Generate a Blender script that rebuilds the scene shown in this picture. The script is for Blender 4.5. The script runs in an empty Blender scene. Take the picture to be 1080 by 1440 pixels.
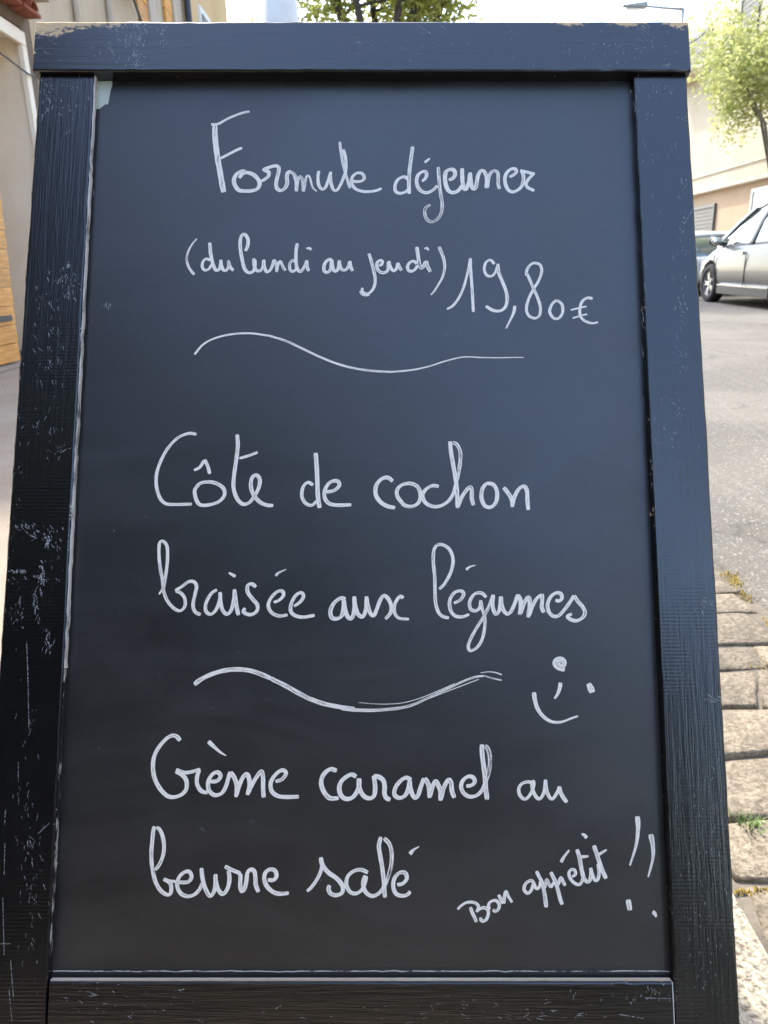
import bpy, bmesh, math, random
from mathutils import Vector, Matrix
from math import sin, cos, pi, radians
random.seed(7)
C = bpy.context.scene.collection
S = bpy.context.scene

# ------------------------------------------------------------------ camera
PITCH, ROLL, EYE, FOC = radians(18), radians(1.5), 0.8, 1040.0
_f = Vector((0, cos(PITCH), -sin(PITCH))); _u = Vector((0, sin(PITCH), cos(PITCH))); _x = Vector((1, 0, 0))
CU = _u * cos(ROLL) + _x * sin(ROLL)
CX = _x * cos(ROLL) - _u * sin(ROLL)
CB = -_f
CAMPOS = Vector((0, 0, EYE))
cam = bpy.data.cameras.new('camera'); camo = bpy.data.objects.new('camera', cam); C.objects.link(camo)
camo.matrix_world = Matrix(((CX.x, CU.x, CB.x, CAMPOS.x), (CX.y, CU.y, CB.y, CAMPOS.y), (CX.z, CU.z, CB.z, CAMPOS.z), (0, 0, 0, 1)))
cam.sensor_fit = 'VERTICAL'; cam.sensor_height = 36; cam.sensor_width = 27; cam.lens = 26
cam.clip_start = 0.02; cam.clip_end = 500
cam.dof.use_dof = True; cam.dof.focus_distance = 0.70; cam.dof.aperture_fstop = 16
S.camera = camo

# ------------------------------------------------------------------ light
SUN_EL, SUN_AZ = radians(50), radians(-27)          # azimuth from +Y, positive to the right
w = bpy.data.worlds.new('World'); S.world = w; w.use_nodes = True
nt = w.node_tree; nt.nodes.clear()
sky = nt.nodes.new('ShaderNodeTexSky'); sky.sky_type = 'NISHITA'; sky.sun_disc = False
sky.sun_elevation = SUN_EL; sky.sun_rotation = SUN_AZ
sky.air_density = 1.0; sky.dust_density = 2.2; sky.ozone_density = 1.0; sky.altitude = 100
bg = nt.nodes.new('ShaderNodeBackground'); bg.inputs[1].default_value = 0.15
wo = nt.nodes.new('ShaderNodeOutputWorld')
nt.links.new(sky.outputs[0], bg.inputs[0]); nt.links.new(bg.outputs[0], wo.inputs[0])
sl = bpy.data.lights.new('sun', 'SUN'); sl.energy = 1.15; sl.angle = radians(2.0); sl.color = (1, 0.94, 0.84)
so = bpy.data.objects.new('sun', sl); C.objects.link(so)
sd = Vector((sin(SUN_AZ) * cos(SUN_EL), cos(SUN_AZ) * cos(SUN_EL), sin(SUN_EL)))
so.rotation_euler = (-sd).to_track_quat('-Z', 'Y').to_euler()
S.view_settings.view_transform = 'Standard'; S.view_settings.look = 'None'
S.view_settings.gamma = 1; S.view_settings.use_curve_mapping = False
S.view_settings.exposure = 2.68

# ------------------------------------------------------------------ helpers
def tag(o, label=None, cat=None, group=None, kind=None):
    if label: o['label'] = label
    if cat: o['category'] = cat
    if group: o['group'] = group
    if kind: o['kind'] = kind
    return o
def empty(name, loc=(0, 0, 0), rz=0.0):
    o = bpy.data.objects.new(name, None); C.objects.link(o); o.location = loc; o.rotation_euler = (0, 0, rz)
    o.empty_display_size = 0.1
    return o
def link(name, me, mat, parent=None, smooth=False):
    if mat and not me.materials: me.materials.append(mat)
    if smooth:
        for p in me.polygons: p.use_smooth = True
    o = bpy.data.objects.new(name, me); C.objects.link(o)
    if parent: o.parent = parent
    return o
def fin(name, bm, mat, parent=None, smooth=False):
    bmesh.ops.recalc_face_normals(bm, faces=bm.faces)
    me = bpy.data.meshes.new(name); bm.to_mesh(me); bm.free()
    return link(name, me, mat, parent, smooth)
def box(bm, x0, x1, y0, y1, z0, z1):
    v = [bm.verts.new(p) for p in ((x0, y0, z0), (x1, y0, z0), (x1, y1, z0), (x0, y1, z0), (x0, y0, z1), (x1, y0, z1), (x1, y1, z1), (x0, y1, z1))]
    for f in ((0, 3, 2, 1), (4, 5, 6, 7), (0, 1, 5, 4), (1, 2, 6, 5), (2, 3, 7, 6), (3, 0, 4, 7)):
        bm.faces.new([v[i] for i in f])
    return v
def boxo(name, dims, mat, parent=None, bev=0.0, seg=2):
    bm = bmesh.new(); box(bm, *dims)
    if bev: bmesh.ops.bevel(bm, geom=list(bm.edges), offset=bev, segments=seg, affect='EDGES')
    return fin(name, bm, mat, parent)
def tube(bm, pts, rads, n=8, cap=True):
    pts = [Vector(p) for p in pts]; rings = []
    for i, p in enumerate(pts):
        t = (pts[min(i + 1, len(pts) - 1)] - pts[max(i - 1, 0)]).normalized()
        a = t.orthogonal() if abs(t.z) > .9 else t.cross(Vector((0, 0, 1)))
        if abs(t.z) > .9: a = Vector((1, 0, 0)) - t * t.x
        a.normalize(); b = t.cross(a)
        r = rads[i] if hasattr(rads, '__len__') else rads
        rings.append([bm.verts.new(p + a * (r * cos(2 * pi * k / n)) + b * (r * sin(2 * pi * k / n))) for k in range(n)])
    for i in range(len(rings) - 1):
        for k in range(n):
            bm.faces.new((rings[i][k], rings[i][(k + 1) % n], rings[i + 1][(k + 1) % n], rings[i + 1][k]))
    if cap:
        bm.faces.new(rings[0][::-1]); bm.faces.new(rings[-1])
def crom(pts, step):
    """Catmull-Rom through pts (tuples of any length), resampled about every step."""
    if len(pts) < 3:
        pts = [pts[0], tuple((a + b) / 2 for a, b in zip(pts[0], pts[-1])), pts[-1]]
    P = [tuple(2 * a - b for a, b in zip(pts[0], pts[1]))] + list(pts) + [tuple(2 * a - b for a, b in zip(pts[-1], pts[-2]))]
    out = []
    for i in range(1, len(P) - 2):
        p0, p1, p2, p3 = P[i - 1:i + 3]
        L = math.hypot(p2[0] - p1[0], p2[1] - p1[1]); n = max(2, int(L / step))
        for k in range(n):
            t = k / n
            out.append(tuple(0.5 * (2 * b + (c - a) * t + (2 * a - 5 * b + 4 * c - d) * t * t + (3 * b - a - 3 * c + d) * t ** 3) for a, b, c, d in zip(p0, p1, p2, p3)))
    out.append(tuple(pts[-1]))
    return out

# ------------------------------------------------------------------ node material helpers
class M:
    def __init__(s, name):
        s.m = bpy.data.materials.new(name); s.m.use_nodes = True; s.t = s.m.node_tree
        s.b = s.t.nodes['Principled BSDF']; s.out = s.t.nodes['Material Output']
    def n(s, typ, **kw):
        o = s.t.nodes.new(typ)
        for k, v in kw.items(): setattr(o, k, v)
        return o
    def l(s, a, b): s.t.links.new(a, b)
    def coord(s, kind='Object', scale=(1, 1, 1), loc=(0, 0, 0)):
        tc = s.n('ShaderNodeTexCoord'); mp = s.n('ShaderNodeMapping')
        mp.inputs['Scale'].default_value = scale; mp.inputs['Location'].default_value = loc
        s.l(tc.outputs[kind], mp.inputs[0]); return mp.outputs[0]
    def noise(s, vec, scale, detail=4, rough=.55, dist=0.0):
        o = s.n('ShaderNodeTexNoise'); o.inputs['Scale'].default_value = scale; o.inputs['Detail'].default_value = detail
        o.inputs['Roughness'].default_value = rough; o.inputs['Distortion'].default_value = dist
        s.l(vec, o.inputs['Vector']); return o.outputs['Fac']
    def vor(s, vec, scale, feature='F1', out='Distance'):
        o = s.n('ShaderNodeTexVoronoi'); o.feature = feature; o.inputs['Scale'].default_value = scale
        s.l(vec, o.inputs['Vector']); return o.outputs[out]
    def ramp(s, fac, stops):
        o = s.n('ShaderNodeValToRGB'); e = o.color_ramp.elements
        while len(e) < len(stops): e.new(0.5)
        for i, (p, c) in enumerate(stops):
            e[i].position = p; e[i].color = (c, c, c, 1) if not hasattr(c, '__len__') else (*c, 1)
        s.l(fac, o.inputs[0]); return o.outputs[0]
    def mix(s, fac, a, b):
        o = s.n('ShaderNodeMix'); o.data_type = 'RGBA'
        for sock, v in ((o.inputs[0], fac), (o.inputs[6], a), (o.inputs[7], b)):
            if isinstance(v, bpy.types.NodeSocket): s.l(v, sock)
            elif hasattr(v, '__len__'): sock.default_value = (*v, 1)
            else: sock.default_value = v
        return o.outputs[2]
    def math(s, op, a, b=None, clamp=False):
        o = s.n('ShaderNodeMath', operation=op); o.use_clamp = clamp
        for i, v in enumerate((a, b)):
            if v is None: continue
            if isinstance(v, bpy.types.NodeSocket): s.l(v, o.inputs[i])
            else: o.inputs[i].default_value = v
        return o.outputs[0]
    def bump(s, h, strength, dist):
        o = s.n('ShaderNodeBump'); o.inputs['Strength'].default_value = strength; o.inputs['Distance'].default_value = dist
        s.l(h, o.inputs['Height']); s.l(o.outputs[0], s.b.inputs['Normal']); return o
    def set(s, **kw):
        mp = {'col': 'Base Color', 'rough': 'Roughness', 'metal': 'Metallic', 'spec': 'Specular IOR Level', 'alpha': 'Alpha', 'coat': 'Coat Weight', 'trans': 'Transmission Weight'}
        for k, v in kw.items():
            sock = s.b.inputs[mp[k]]
            if isinstance(v, bpy.types.NodeSocket): s.l(v, sock)
            elif hasattr(v, '__len__'): sock.default_value = (*v, 1)
            else: sock.default_value = v
        return s.m
def plain(name, col, rough=.6, metal=0.0, var=0.12, scale=8, coat=0.0, bump=0.0, bscale=60):
    m = M(name); v = m.coord()
    a = m.noise(v, scale, 5)
    lo = tuple(c * (1 - var) for c in col); hi = tuple(min(1, c * (1 + var)) for c in col)
    m.set(col=m.mix(m.ramp(a, [(.3, 0.0), (.7, 1.0)]), lo, hi), rough=rough, metal=metal, coat=coat)
    if bump: m.bump(m.noise(v, bscale, 5), .6, bump)
    return m.m

def mat_asphalt():
    m = M('asphalt'); v = m.coord()
    big = m.noise(v, .7, 4, .5, 1.2); fine = m.noise(v, 140, 3); mid = m.noise(v, 9, 5)
    col = m.mix(m.ramp(big, [(.4, 0.0), (.62, 1.0)]), (.108, .097, .076), (.152, .138, .110))
    col = m.mix(m.math('MULTIPLY', m.ramp(mid, [(.45, 0.0), (.7, 1.0)]), .45), col, (.11, .102, .09))
    sp = m.vor(v, 130, 'F1', 'Color')
    sep = m.n('ShaderNodeSeparateColor'); m.l(sp, sep.inputs[0])
    col = m.mix(m.ramp(sep.outputs[0], [(.0, 0.45), (.25, 0.0)]), col, (.07, .066, .06))
    col = m.mix(m.ramp(sep.outputs[1], [(.86, 0.0), (.98, .8)]), col, (.27, .255, .215))
    ce = m.n('ShaderNodeTexVoronoi'); ce.feature = 'DISTANCE_TO_EDGE'; ce.inputs['Scale'].default_value = .55
    wp_ = m.n('ShaderNodeVectorMath', operation='ADD'); nn = m.n('ShaderNodeTexNoise'); nn.inputs['Scale'].default_value = 2.2; nn.inputs['Detail'].default_value = 5
    m.l(v, nn.inputs['Vector']); m.l(v, wp_.inputs[0]); m.l(nn.outputs['Color'], wp_.inputs[1]); m.l(wp_.outputs[0], ce.inputs['Vector'])
    col = m.mix(m.ramp(ce.outputs['Distance'], [(.003, .5), (.010, 0.0)]), col, (.045, .042, .036))
    # long tar seams and swept arcs
    vd = m.coord(scale=(1.0, .45, 1))
    wv = m.n('ShaderNodeTexWave'); wv.inputs['Scale'].default_value = .55; wv.inputs['Distortion'].default_value = 5; wv.inputs['Detail'].default_value = 3
    m.l(vd, wv.inputs['Vector'])
    col = m.mix(m.ramp(wv.outputs['Fac'], [(.86, 0.0), (.93, .16), (.98, .0)]), col, (.24, .225, .19))
    m.set(col=col, rough=.92)
    h = m.math('ADD', m.math('MULTIPLY', m.vor(v, 110), .7), m.math('MULTIPLY', fine, .5))
    m.bump(h, 1.0, .005)
    return m.m
def mat_granite(name, c1, c2, c3, sc=90, bump=.0018):
    m = M(name); v = m.coord()
    oi = m.n('ShaderNodeObjectInfo')
    a = m.noise(v, sc, 5, .65); b = m.noise(v, sc * .22, 4); c = m.noise(v, 3, 3)
    col = m.mix(m.ramp(a, [(.38, 0.0), (.6, 1.0)]), c1, c2)
    col = m.mix(m.math('MULTIPLY', m.ramp(b, [(.5, 0.0), (.66, 1.0)]), .55), col, c3)
    k = m.math('ADD', m.math('MULTIPLY', oi.outputs['Random'], .45), .75)
    hs = m.n('ShaderNodeHueSaturation'); m.l(k, hs.inputs['Value']); m.l(col, hs.inputs['Color'])
    hs.inputs['Saturation'].default_value = 1.0
    m.set(col=hs.outputs[0], rough=.85)
    m.bump(m.math('ADD', a, m.math('MULTIPLY', b, .8)), 1.0, bump)
    return m.m
def mat_plaster(name, col, stain=.25, sc=1.2, rough=.9, bump=.004):
    m = M(name); v = m.coord(); st = m.coord(scale=(3, 3, .5))
    a = m.noise(v, sc, 6, .6); s_ = m.noise(st, 2.2, 5, .6); f = m.noise(v, 55, 4)
    dk = tuple(c * (1 - stain) * (1 - .06 * i) for i, c in enumerate(col))
    c = m.mix(m.ramp(a, [(.35, 0.0), (.65, 1.0)]), dk, col)
    c = m.mix(m.math('MULTIPLY', m.ramp(s_, [(.52, 0.0), (.7, 1.0)]), stain * 1.6), c, tuple(x * .6 for x in col))
    m.set(col=c, rough=rough); m.bump(f, .7, bump)
    return m.m

# painted sign timber: dark paint, brush ribs, worn to raw wood along the edges
def mat_timber(name, ext, vertical=True, raw=(.55, .40, .22), edge_w=.0022, wear=.5, corner=(), wave=False, noedge=False):
    x0, x1, y0, y1 = ext
    m = M(name); v = m.coord()
    tc = m.n('ShaderNodeTexCoord'); sp = m.n('ShaderNodeSeparateXYZ'); m.l(tc.outputs['Object'], sp.inputs[0])
    X, Y = sp.outputs[0], sp.outputs[1]
    ex = m.math('MINIMUM', m.math('SUBTRACT', X, x0), m.math('SUBTRACT', x1, X))
    ey = m.math('MINIMUM', m.math('SUBTRACT', Y, y0), m.math('SUBTRACT', y1, Y))
    e = m.math('MAXIMUM', m.math('MINIMUM', ex, ey), 0.0)
    st = (240, 9, 60) if vertical else (9, 240, 60)
    grain = m.noise(m.coord(scale=st), 1.0, 5, .6, .4)
    grain2 = m.noise(m.coord(scale=tuple(q * 3.1 for q in st)), 1.0, 3, .5)
    n1 = m.noise(v, 170, 5, .7); n2 = m.noise(v, 22, 4, .6)
    # chips: noise beats a threshold that rises with distance from the edge
    thr = m.math('ADD', m.math('DIVIDE', e, edge_w * 9), .66 - .13 * wear)
    k = m.math('ADD', m.math('MULTIPLY', n1, .55), m.math('MULTIPLY', n2, .45))
    chip = m.math('MULTIPLY', m.math('SUBTRACT', k, thr), 30, True)
    if noedge: chip = m.math('MULTIPLY', chip, 0.0)
    gfine = m.noise(m.coord(scale=(120, 520, 60)), 1.0, 4, .75)
    for (cx, cy, r) in corner:
        dx = m.math('POWER', m.math('SUBTRACT', X, cx), 2.0); dy = m.math('MULTIPLY', m.math('POWER', m.math('SUBTRACT', Y, cy), 2.0), 7.0)
        d = m.math('SQRT', m.math('ADD', dx, dy))
        q = m.math('SUBTRACT', m.math('SUBTRACT', 1.52, m.math('DIVIDE', d, r)), m.math('MULTIPLY', m.math('ADD', m.math('MULTIPLY', n1, .9), m.math('MULTIPLY', gfine, 1.1)), 1.0))
        chip = m.math('MAXIMUM', chip, m.math('MULTIPLY', q, 14, True))
    # pale scuffs, fine and stretched along the grain
    sc_v = m.coord(scale=(900, 190, 300) if vertical else (190, 900, 300))
    scf = m.noise(sc_v, .55, 2, .5); dens = m.noise(v, 14, 3, .6)
    scuff = m.math('MULTIPLY', m.math('SUBTRACT', scf, m.math('SUBTRACT', 1.02, m.math('MULTIPLY', dens, .50))), 9, True)
    paint = m.mix(grain, (.0025, .0028, .0035), (.0060, .0068, .0085))
    rawc = m.mix(m.noise(v, 260, 3), raw, tuple(min(1, c * 1.45) for c in raw))
    col = m.mix(m.math('MULTIPLY', scuff, .75), paint, (.42, .46, .50))
    col = m.mix(chip, col, rawc)
    rg = m.mix(chip, m.mix(dens, (.17, .17, .17), (.30, .30, .30)), (.8, .8, .8))
    m.set(col=col, rough=rg, spec=.9)
    h = m.math('ADD', m.math('MULTIPLY', grain, 1.0), m.math('MULTIPLY', grain2, .45))
    h = m.math('SUBTRACT', h, m.math('MULTIPLY', chip, .7))
    if wave:
        rb = m.n('ShaderNodeTexWave'); rb.bands_direction = 'Y'; rb.inputs['Scale'].default_value = 95; rb.inputs['Distortion'].default_value = .6
        rb.inputs['Detail'].default_value = 1
        m.l(v, rb.inputs['Vector'])
        h = m.math('ADD', h, m.math('MULTIPLY', m.math('MULTIPLY', rb.outputs['Fac'], m.ramp(n2, [(.4, 0.0), (.6, 1.0)])), .25))
    m.bump(h, .5, .00045)
    return m.m
def mat_panel():
    m = M('chalkboard_panel'); v = m.coord()
    a = m.noise(v, 5, 4, .6, .5); f = m.noise(v, 480, 2, .8); wv = m.noise(m.coord(scale=(900, 300, 1)), 1, 2)
    sm = m.noise(m.coord(scale=(2.2, 9, 1)), 1.6, 5, .65, 1.0)
    col = m.mix(f, (.0010, .0012, .0014), (.0300, .0310, .0325))
    col = m.mix(m.math('MULTIPLY', m.ramp(sm, [(.48, 0.0), (.75, 1.0)]), .30), col, (.040, .042, .045))
    dots = m.ramp(m.vor(v, 150), [(.028, 1.0), (.05, 0.0)]); gate = m.ramp(m.noise(v, 60, 2), [(.60, 0.0), (.64, 1.0)])
    col = m.mix(m.math('MULTIPLY', m.math('MULTIPLY', dots, gate), .30), col, (.4, .42, .44))
    m.set(col=col, rough=m.mix(m.ramp(m.math('ADD', m.math('MULTIPLY', a, .6), m.math('MULTIPLY', sm, .4)), [(.35, 0.0), (.65, 1.0)]), (.32, .32, .32), (.48, .48, .48)), spec=1.0)
    m.bump(m.math('ADD', f, m.math('MULTIPLY', wv, .6)), .5, .00012)
    return m.m
def mat_ink():
    m = M('white_marker_ink')
    uv = m.n('ShaderNodeUVMap'); uv.uv_map = 'UVMap'
    sp = m.n('ShaderNodeSeparateXYZ'); m.l(uv.outputs[0], sp.inputs[0])
    at = m.n('ShaderNodeAttribute'); at.attribute_name = 'dry'
    cb = m.n('ShaderNodeCombineXYZ'); m.l(m.math('MULTIPLY', sp.outputs[0], 6.5), cb.inputs[0]); m.l(m.math('MULTIPLY', sp.outputs[1], 7.0), cb.inputs[1])
    st = m.noise(cb.outputs[0], 1.0, 4, .7)
    fr = sp.outputs[0]
    fl = m.math('FRACT', fr)
    edge = m.math('ABSOLUTE', m.math('SUBTRACT', fl, .5))      # 0 centre .. .5 edge
    gr = m.noise(m.coord(), 2200, 3, .7)
    x = m.math('ADD', m.math('ADD', m.math('MULTIPLY', st, 2.1), -.47), m.math('MULTIPLY', m.math('SUBTRACT', gr, .5), .55))
    x = m.math('ADD', x, m.math('MULTIPLY', m.ramp(edge, [(.22, 0.0), (.34, 1.0), (.44, .9), (.5, .35)]), .20))
    x = m.math('SUBTRACT', x, m.math('MULTIPLY', at.outputs['Fac'], .34))
    al = m.ramp(x, [(.26, .10), (.40, .72), (.48, 1.0)])
    m.set(col=m.mix(gr, (.93, .90, .82), (.98, .95, .87)), rough=.7, alpha=al)
    return m.m

MAT = dict(
    asphalt=mat_asphalt(),
    kerb=mat_granite('kerb_granite', (.13, .11, .075), (.50, .44, .32), (.30, .26, .18), 115, .006),
    sett=mat_granite('sett_granite', (.135, .108, .070), (.27, .225, .155), (.115, .095, .065), 85, .008),
    grout=plain('gutter_grout', (.13, .11, .08), .95, var=.35, scale=20, bump=.006, bscale=90),
    pave=mat_plaster('pavement_concrete', (.30, .25, .185), .15, 2.0, .9, .003),
    cream=mat_plaster('cream_render', (.92, .82, .66), .08, .9),
    trim=mat_plaster('white_trim', (.92, .86, .72), .08, 2),
    greywall=mat_plaster('grey_roughcast', (.22, .175, .125), .35, 1.5, .95, .012),
    beige=mat_plaster('beige_render', (.56, .47, .33), .2, 1.0),
    ochre=mat_plaster('ochre_render', (.70, .52, .28), .12, 1.0),
    yellow=mat_plaster('pale_yellow_render', (.43, .385, .285), .08, .6),
    peach=mat_plaster('peach_render', (.42, .31, .21), .08, .8),
    stone=mat_plaster('cornice_stone', (.52, .46, .37), .2, 3),
    darkwall=mat_plaster('dark_render', (.10, .085, .07), .3, 1),
    tile=plain('terracotta', (.30, .085, .045), .85, var=.4, scale=14, bump=.004),
    mortar=plain('mortar', (.52, .45, .36), .95, var=.2, scale=30, bump=.004),
    white=plain('white_paint', (.72, .72, .68), .5, var=.05),
    greyframe=plain('grey_metal', (.10, .095, .085), .5, var=.1),
    shutter=plain('grey_shutter', (.13, .125, .105), .6, var=.08),
    dark=plain('dark_iron', (.03, .03, .035), .5, var=.1),
    pole=plain('pale_grey_post', (.66, .66, .60), .6, var=.06, bump=.001),
    rubber=plain('tyre_rubber', (.018, .018, .018), .8),
    alloy=plain('alloy_wheel', (.55, .55, .54), .35, .8, var=.05),
    chrome=plain('chrome', (.75, .75, .73), .15, 1.0, var=.02),
    blackp=plain('black_plastic', (.02, .02, .022), .45),
    silver=plain('grey_car_paint', (.10, .10, .09), .38, .15, var=.03, coat=.35),
    whitecar=plain('white_car_paint', (.62, .63, .60), .3, 0, var=.02, coat=.8),
    moss=plain('dry_moss', (.34, .25, .06), .95, var=.5, scale=40),
    grass=plain('grass_blade', (.10, .16, .035), .7, var=.4, scale=30),
    leaffall=plain('fallen_leaf', (.70, .66, .42), .7, var=.1),
    grit=plain('grit', (.38, .35, .29), .9, var=.5, scale=30),
    rawedge=None)
def mat_wood():
    m = M('orange_door_wood'); v = m.coord(scale=(8, 1.4, 26)); oi = m.n('ShaderNodeObjectInfo')
    g = m.noise(v, 2.2, 6, .65, 1.5); k = m.noise(m.coord(), 5, 2)
    col = m.mix(m.ramp(g, [(.35, 0.0), (.65, 1.0)]), (.46, .19, .03), (.82, .42, .09))
    col = m.mix(m.math('MULTIPLY', m.ramp(m.vor(m.coord(scale=(2, 2, 3)), 3), [(.05, 1.0), (.12, 0.0)]), .8), col, (.10, .04, .01))
    hs = m.n('ShaderNodeHueSaturation'); m.l(m.math('ADD', m.math('MULTIPLY', oi.outputs['Random'], .3), .85), hs.inputs['Value']); m.l(col, hs.inputs['Color'])
    m.set(col=hs.outputs[0], rough=.55); m.bump(g, .4, .003)
    return m.m
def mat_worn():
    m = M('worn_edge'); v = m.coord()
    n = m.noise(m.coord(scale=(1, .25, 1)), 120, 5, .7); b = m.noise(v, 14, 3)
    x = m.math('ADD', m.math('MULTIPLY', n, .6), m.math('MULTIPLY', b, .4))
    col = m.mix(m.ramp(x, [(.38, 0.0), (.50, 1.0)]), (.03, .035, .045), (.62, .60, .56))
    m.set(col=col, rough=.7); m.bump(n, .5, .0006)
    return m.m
def mat_leaf(name, lo, hi, trans=.35):
    m = M(name); oi = m.coord(); n = m.noise(oi, 2.3, 4); n2 = m.noise(oi, 31, 2)
    col = m.mix(m.ramp(m.math('ADD', m.math('MULTIPLY', n, .5), m.math('MULTIPLY', n2, .5)), [(.35, 0.0), (.65, 1.0)]), lo, hi)
    m.set(col=col, rough=.5)
    tr = m.n('ShaderNodeBsdfTranslucent'); m.l(col, tr.inputs[0])
    mx = m.n('ShaderNodeMixShader'); mx.inputs[0].default_value = trans
    m.l(m.b.outputs[0], mx.inputs[1]); m.l(tr.outputs[0], mx.inputs[2]); m.l(mx.outputs[0], m.out.inputs[0])
    return m.m
def mat_bark(name, c):
    m = M(name); v = m.coord(scale=(6, 6, 1.5)); n = m.noise(v, 5, 6, .7)
    m.set(col=m.mix(m.ramp(n, [(.35, 0.0), (.65, 1.0)]), tuple(x * .55 for x in c), tuple(x * 1.2 for x in c)), rough=.9); m.bump(n, .8, .01)
    return m.m
def mat_glass(name, tint, rough=.05):
    m = M(name); n = m.noise(m.coord(), 2.5, 3)
    m.set(col=m.mix(n, tuple(x * .8 for x in tint), tint), rough=rough, spec=1.0, coat=1.0)
    return m.m
def mat_rubbed():
    m = M('rubbed_edge'); n = m.noise(m.coord(scale=(1, .3, 1)), 90, 5, .7)
    m.set(col=m.mix(m.ramp(n, [(.52, 0.0), (.60, 1.0)]), (.012, .013, .016), (.45, .45, .43)), rough=.5); return m.m
MAT['rubbed'] = mat_rubbed()
def mat_tan():
    m = M('raw_wood_edge'); v = m.coord(); n = m.noise(m.coord(scale=(1, .5, 1)), 70, 5, .75); b = m.noise(v, 6, 3)
    x = m.math('ADD', m.math('MULTIPLY', n, .6), m.math('MULTIPLY', b, .4))
    m.set(col=m.mix(m.ramp(x, [(.44, 0.0), (.52, 1.0)]), (.010, .010, .012), (.52, .38, .24)), rough=.7); return m.m
MAT['tanedge'] = mat_tan()
MAT['lampgrey'] = plain('lamp_grey', (.30, .31, .31), .5, var=.05)
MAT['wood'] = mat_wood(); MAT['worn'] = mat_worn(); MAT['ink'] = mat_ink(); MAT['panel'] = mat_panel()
MAT['leaf'] = mat_leaf('young_leaf', (.22, .27, .05), (.62, .62, .28), .5)
MAT['leafdk'] = mat_leaf('plane_leaf', (.13, .17, .03), (.46, .46, .11), .6)
MAT['bark'] = mat_bark('bark', (.22, .19, .15)); MAT['barkdk'] = mat_bark('dark_bark', (.07, .055, .045))
MAT['glass'] = mat_glass('window_glass', (.30, .32, .31)); MAT['carglass'] = mat_glass('car_glass', (.16, .19, .15)); MAT['winlight'] = mat_glass('pale_pane', (.42, .46, .46), .2)

# ================================================================== SETTING
def gz(y):                       # the street climbs about 1.8 % away from the camera
    return .018 * max(0.0, min(y - .5, 40.0))
def sheet(name, x0, x1, y0, y1, dz, mat, nx=1, step=None, parent=None):
    ys = sorted(set([y0, y1] + [k for k in (.5, 40.5) if y0 < k < y1]))
    bm = bmesh.new(); rows = []
    for y in ys: rows.append([bm.verts.new((x0 + (x1 - x0) * i / nx, y, gz(y) + dz)) for i in range(nx + 1)])
    for a, b in zip(rows, rows[1:]):
        for i in range(nx): bm.faces.new((a[i], a[i + 1], b[i + 1], b[i]))
    o = fin(name, bm, mat, parent)
    if not parent: o['kind'] = 'structure'
    return o
sheet('ground', -200, 200, -200, 300, -.16, MAT['pave'])
sheet('road', .40, 7.4, -30, 60, -.100, MAT['asphalt'])
def slab(name, x0, x1, y0, y1, top, bot, mat, bev=0):
    bm = bmesh.new(); ys = [y0] + [k for k in (.5, 40.5) if y0 < k < y1] + [y1]; R = []
    for y in ys: R.append([bm.verts.new((x, y, gz(y) + z)) for x, z in ((x0, bot), (x1, bot), (x1, top), (x0, top))])
    for a, b in zip(R, R[1:]):
        for i in range(4): bm.faces.new((a[i], a[(i + 1) % 4], b[(i + 1) % 4], b[i]))
    bm.faces.new(R[0][::-1]); bm.faces.new(R[-1])
    o = fin(name, bm, mat); o['kind'] = 'structure'; return o
pv = slab('pavement', -6.0, .262, -14, 40, 0, -.15, MAT['pave'])
slab('far_pavement', 7.52, 12, -14, 60, .0, -.15, MAT['pave'])
# near kerb stones
kerb = slab('kerb', .27, .448, -14, 40, -.012, -.15, MAT['grout'])
km = None
yk = -.9
i = 0
while yk < 20:
    L = random.uniform(.9, 1.15)
    o = boxo('kerb_stone', (.264, .455, 0, L - .012, -.14, .001), MAT['kerb'], kerb, .008, 2)
    o.location = (0, yk, gz(yk + L / 2)); o.rotation_euler = (math.atan(.018) if yk > .3 else 0, 0, 0)
    yk += L; i += 1
kf = slab('far_kerb', 7.40, 7.52, -14, 60, .005, -.15, MAT['kerb'])
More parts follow.
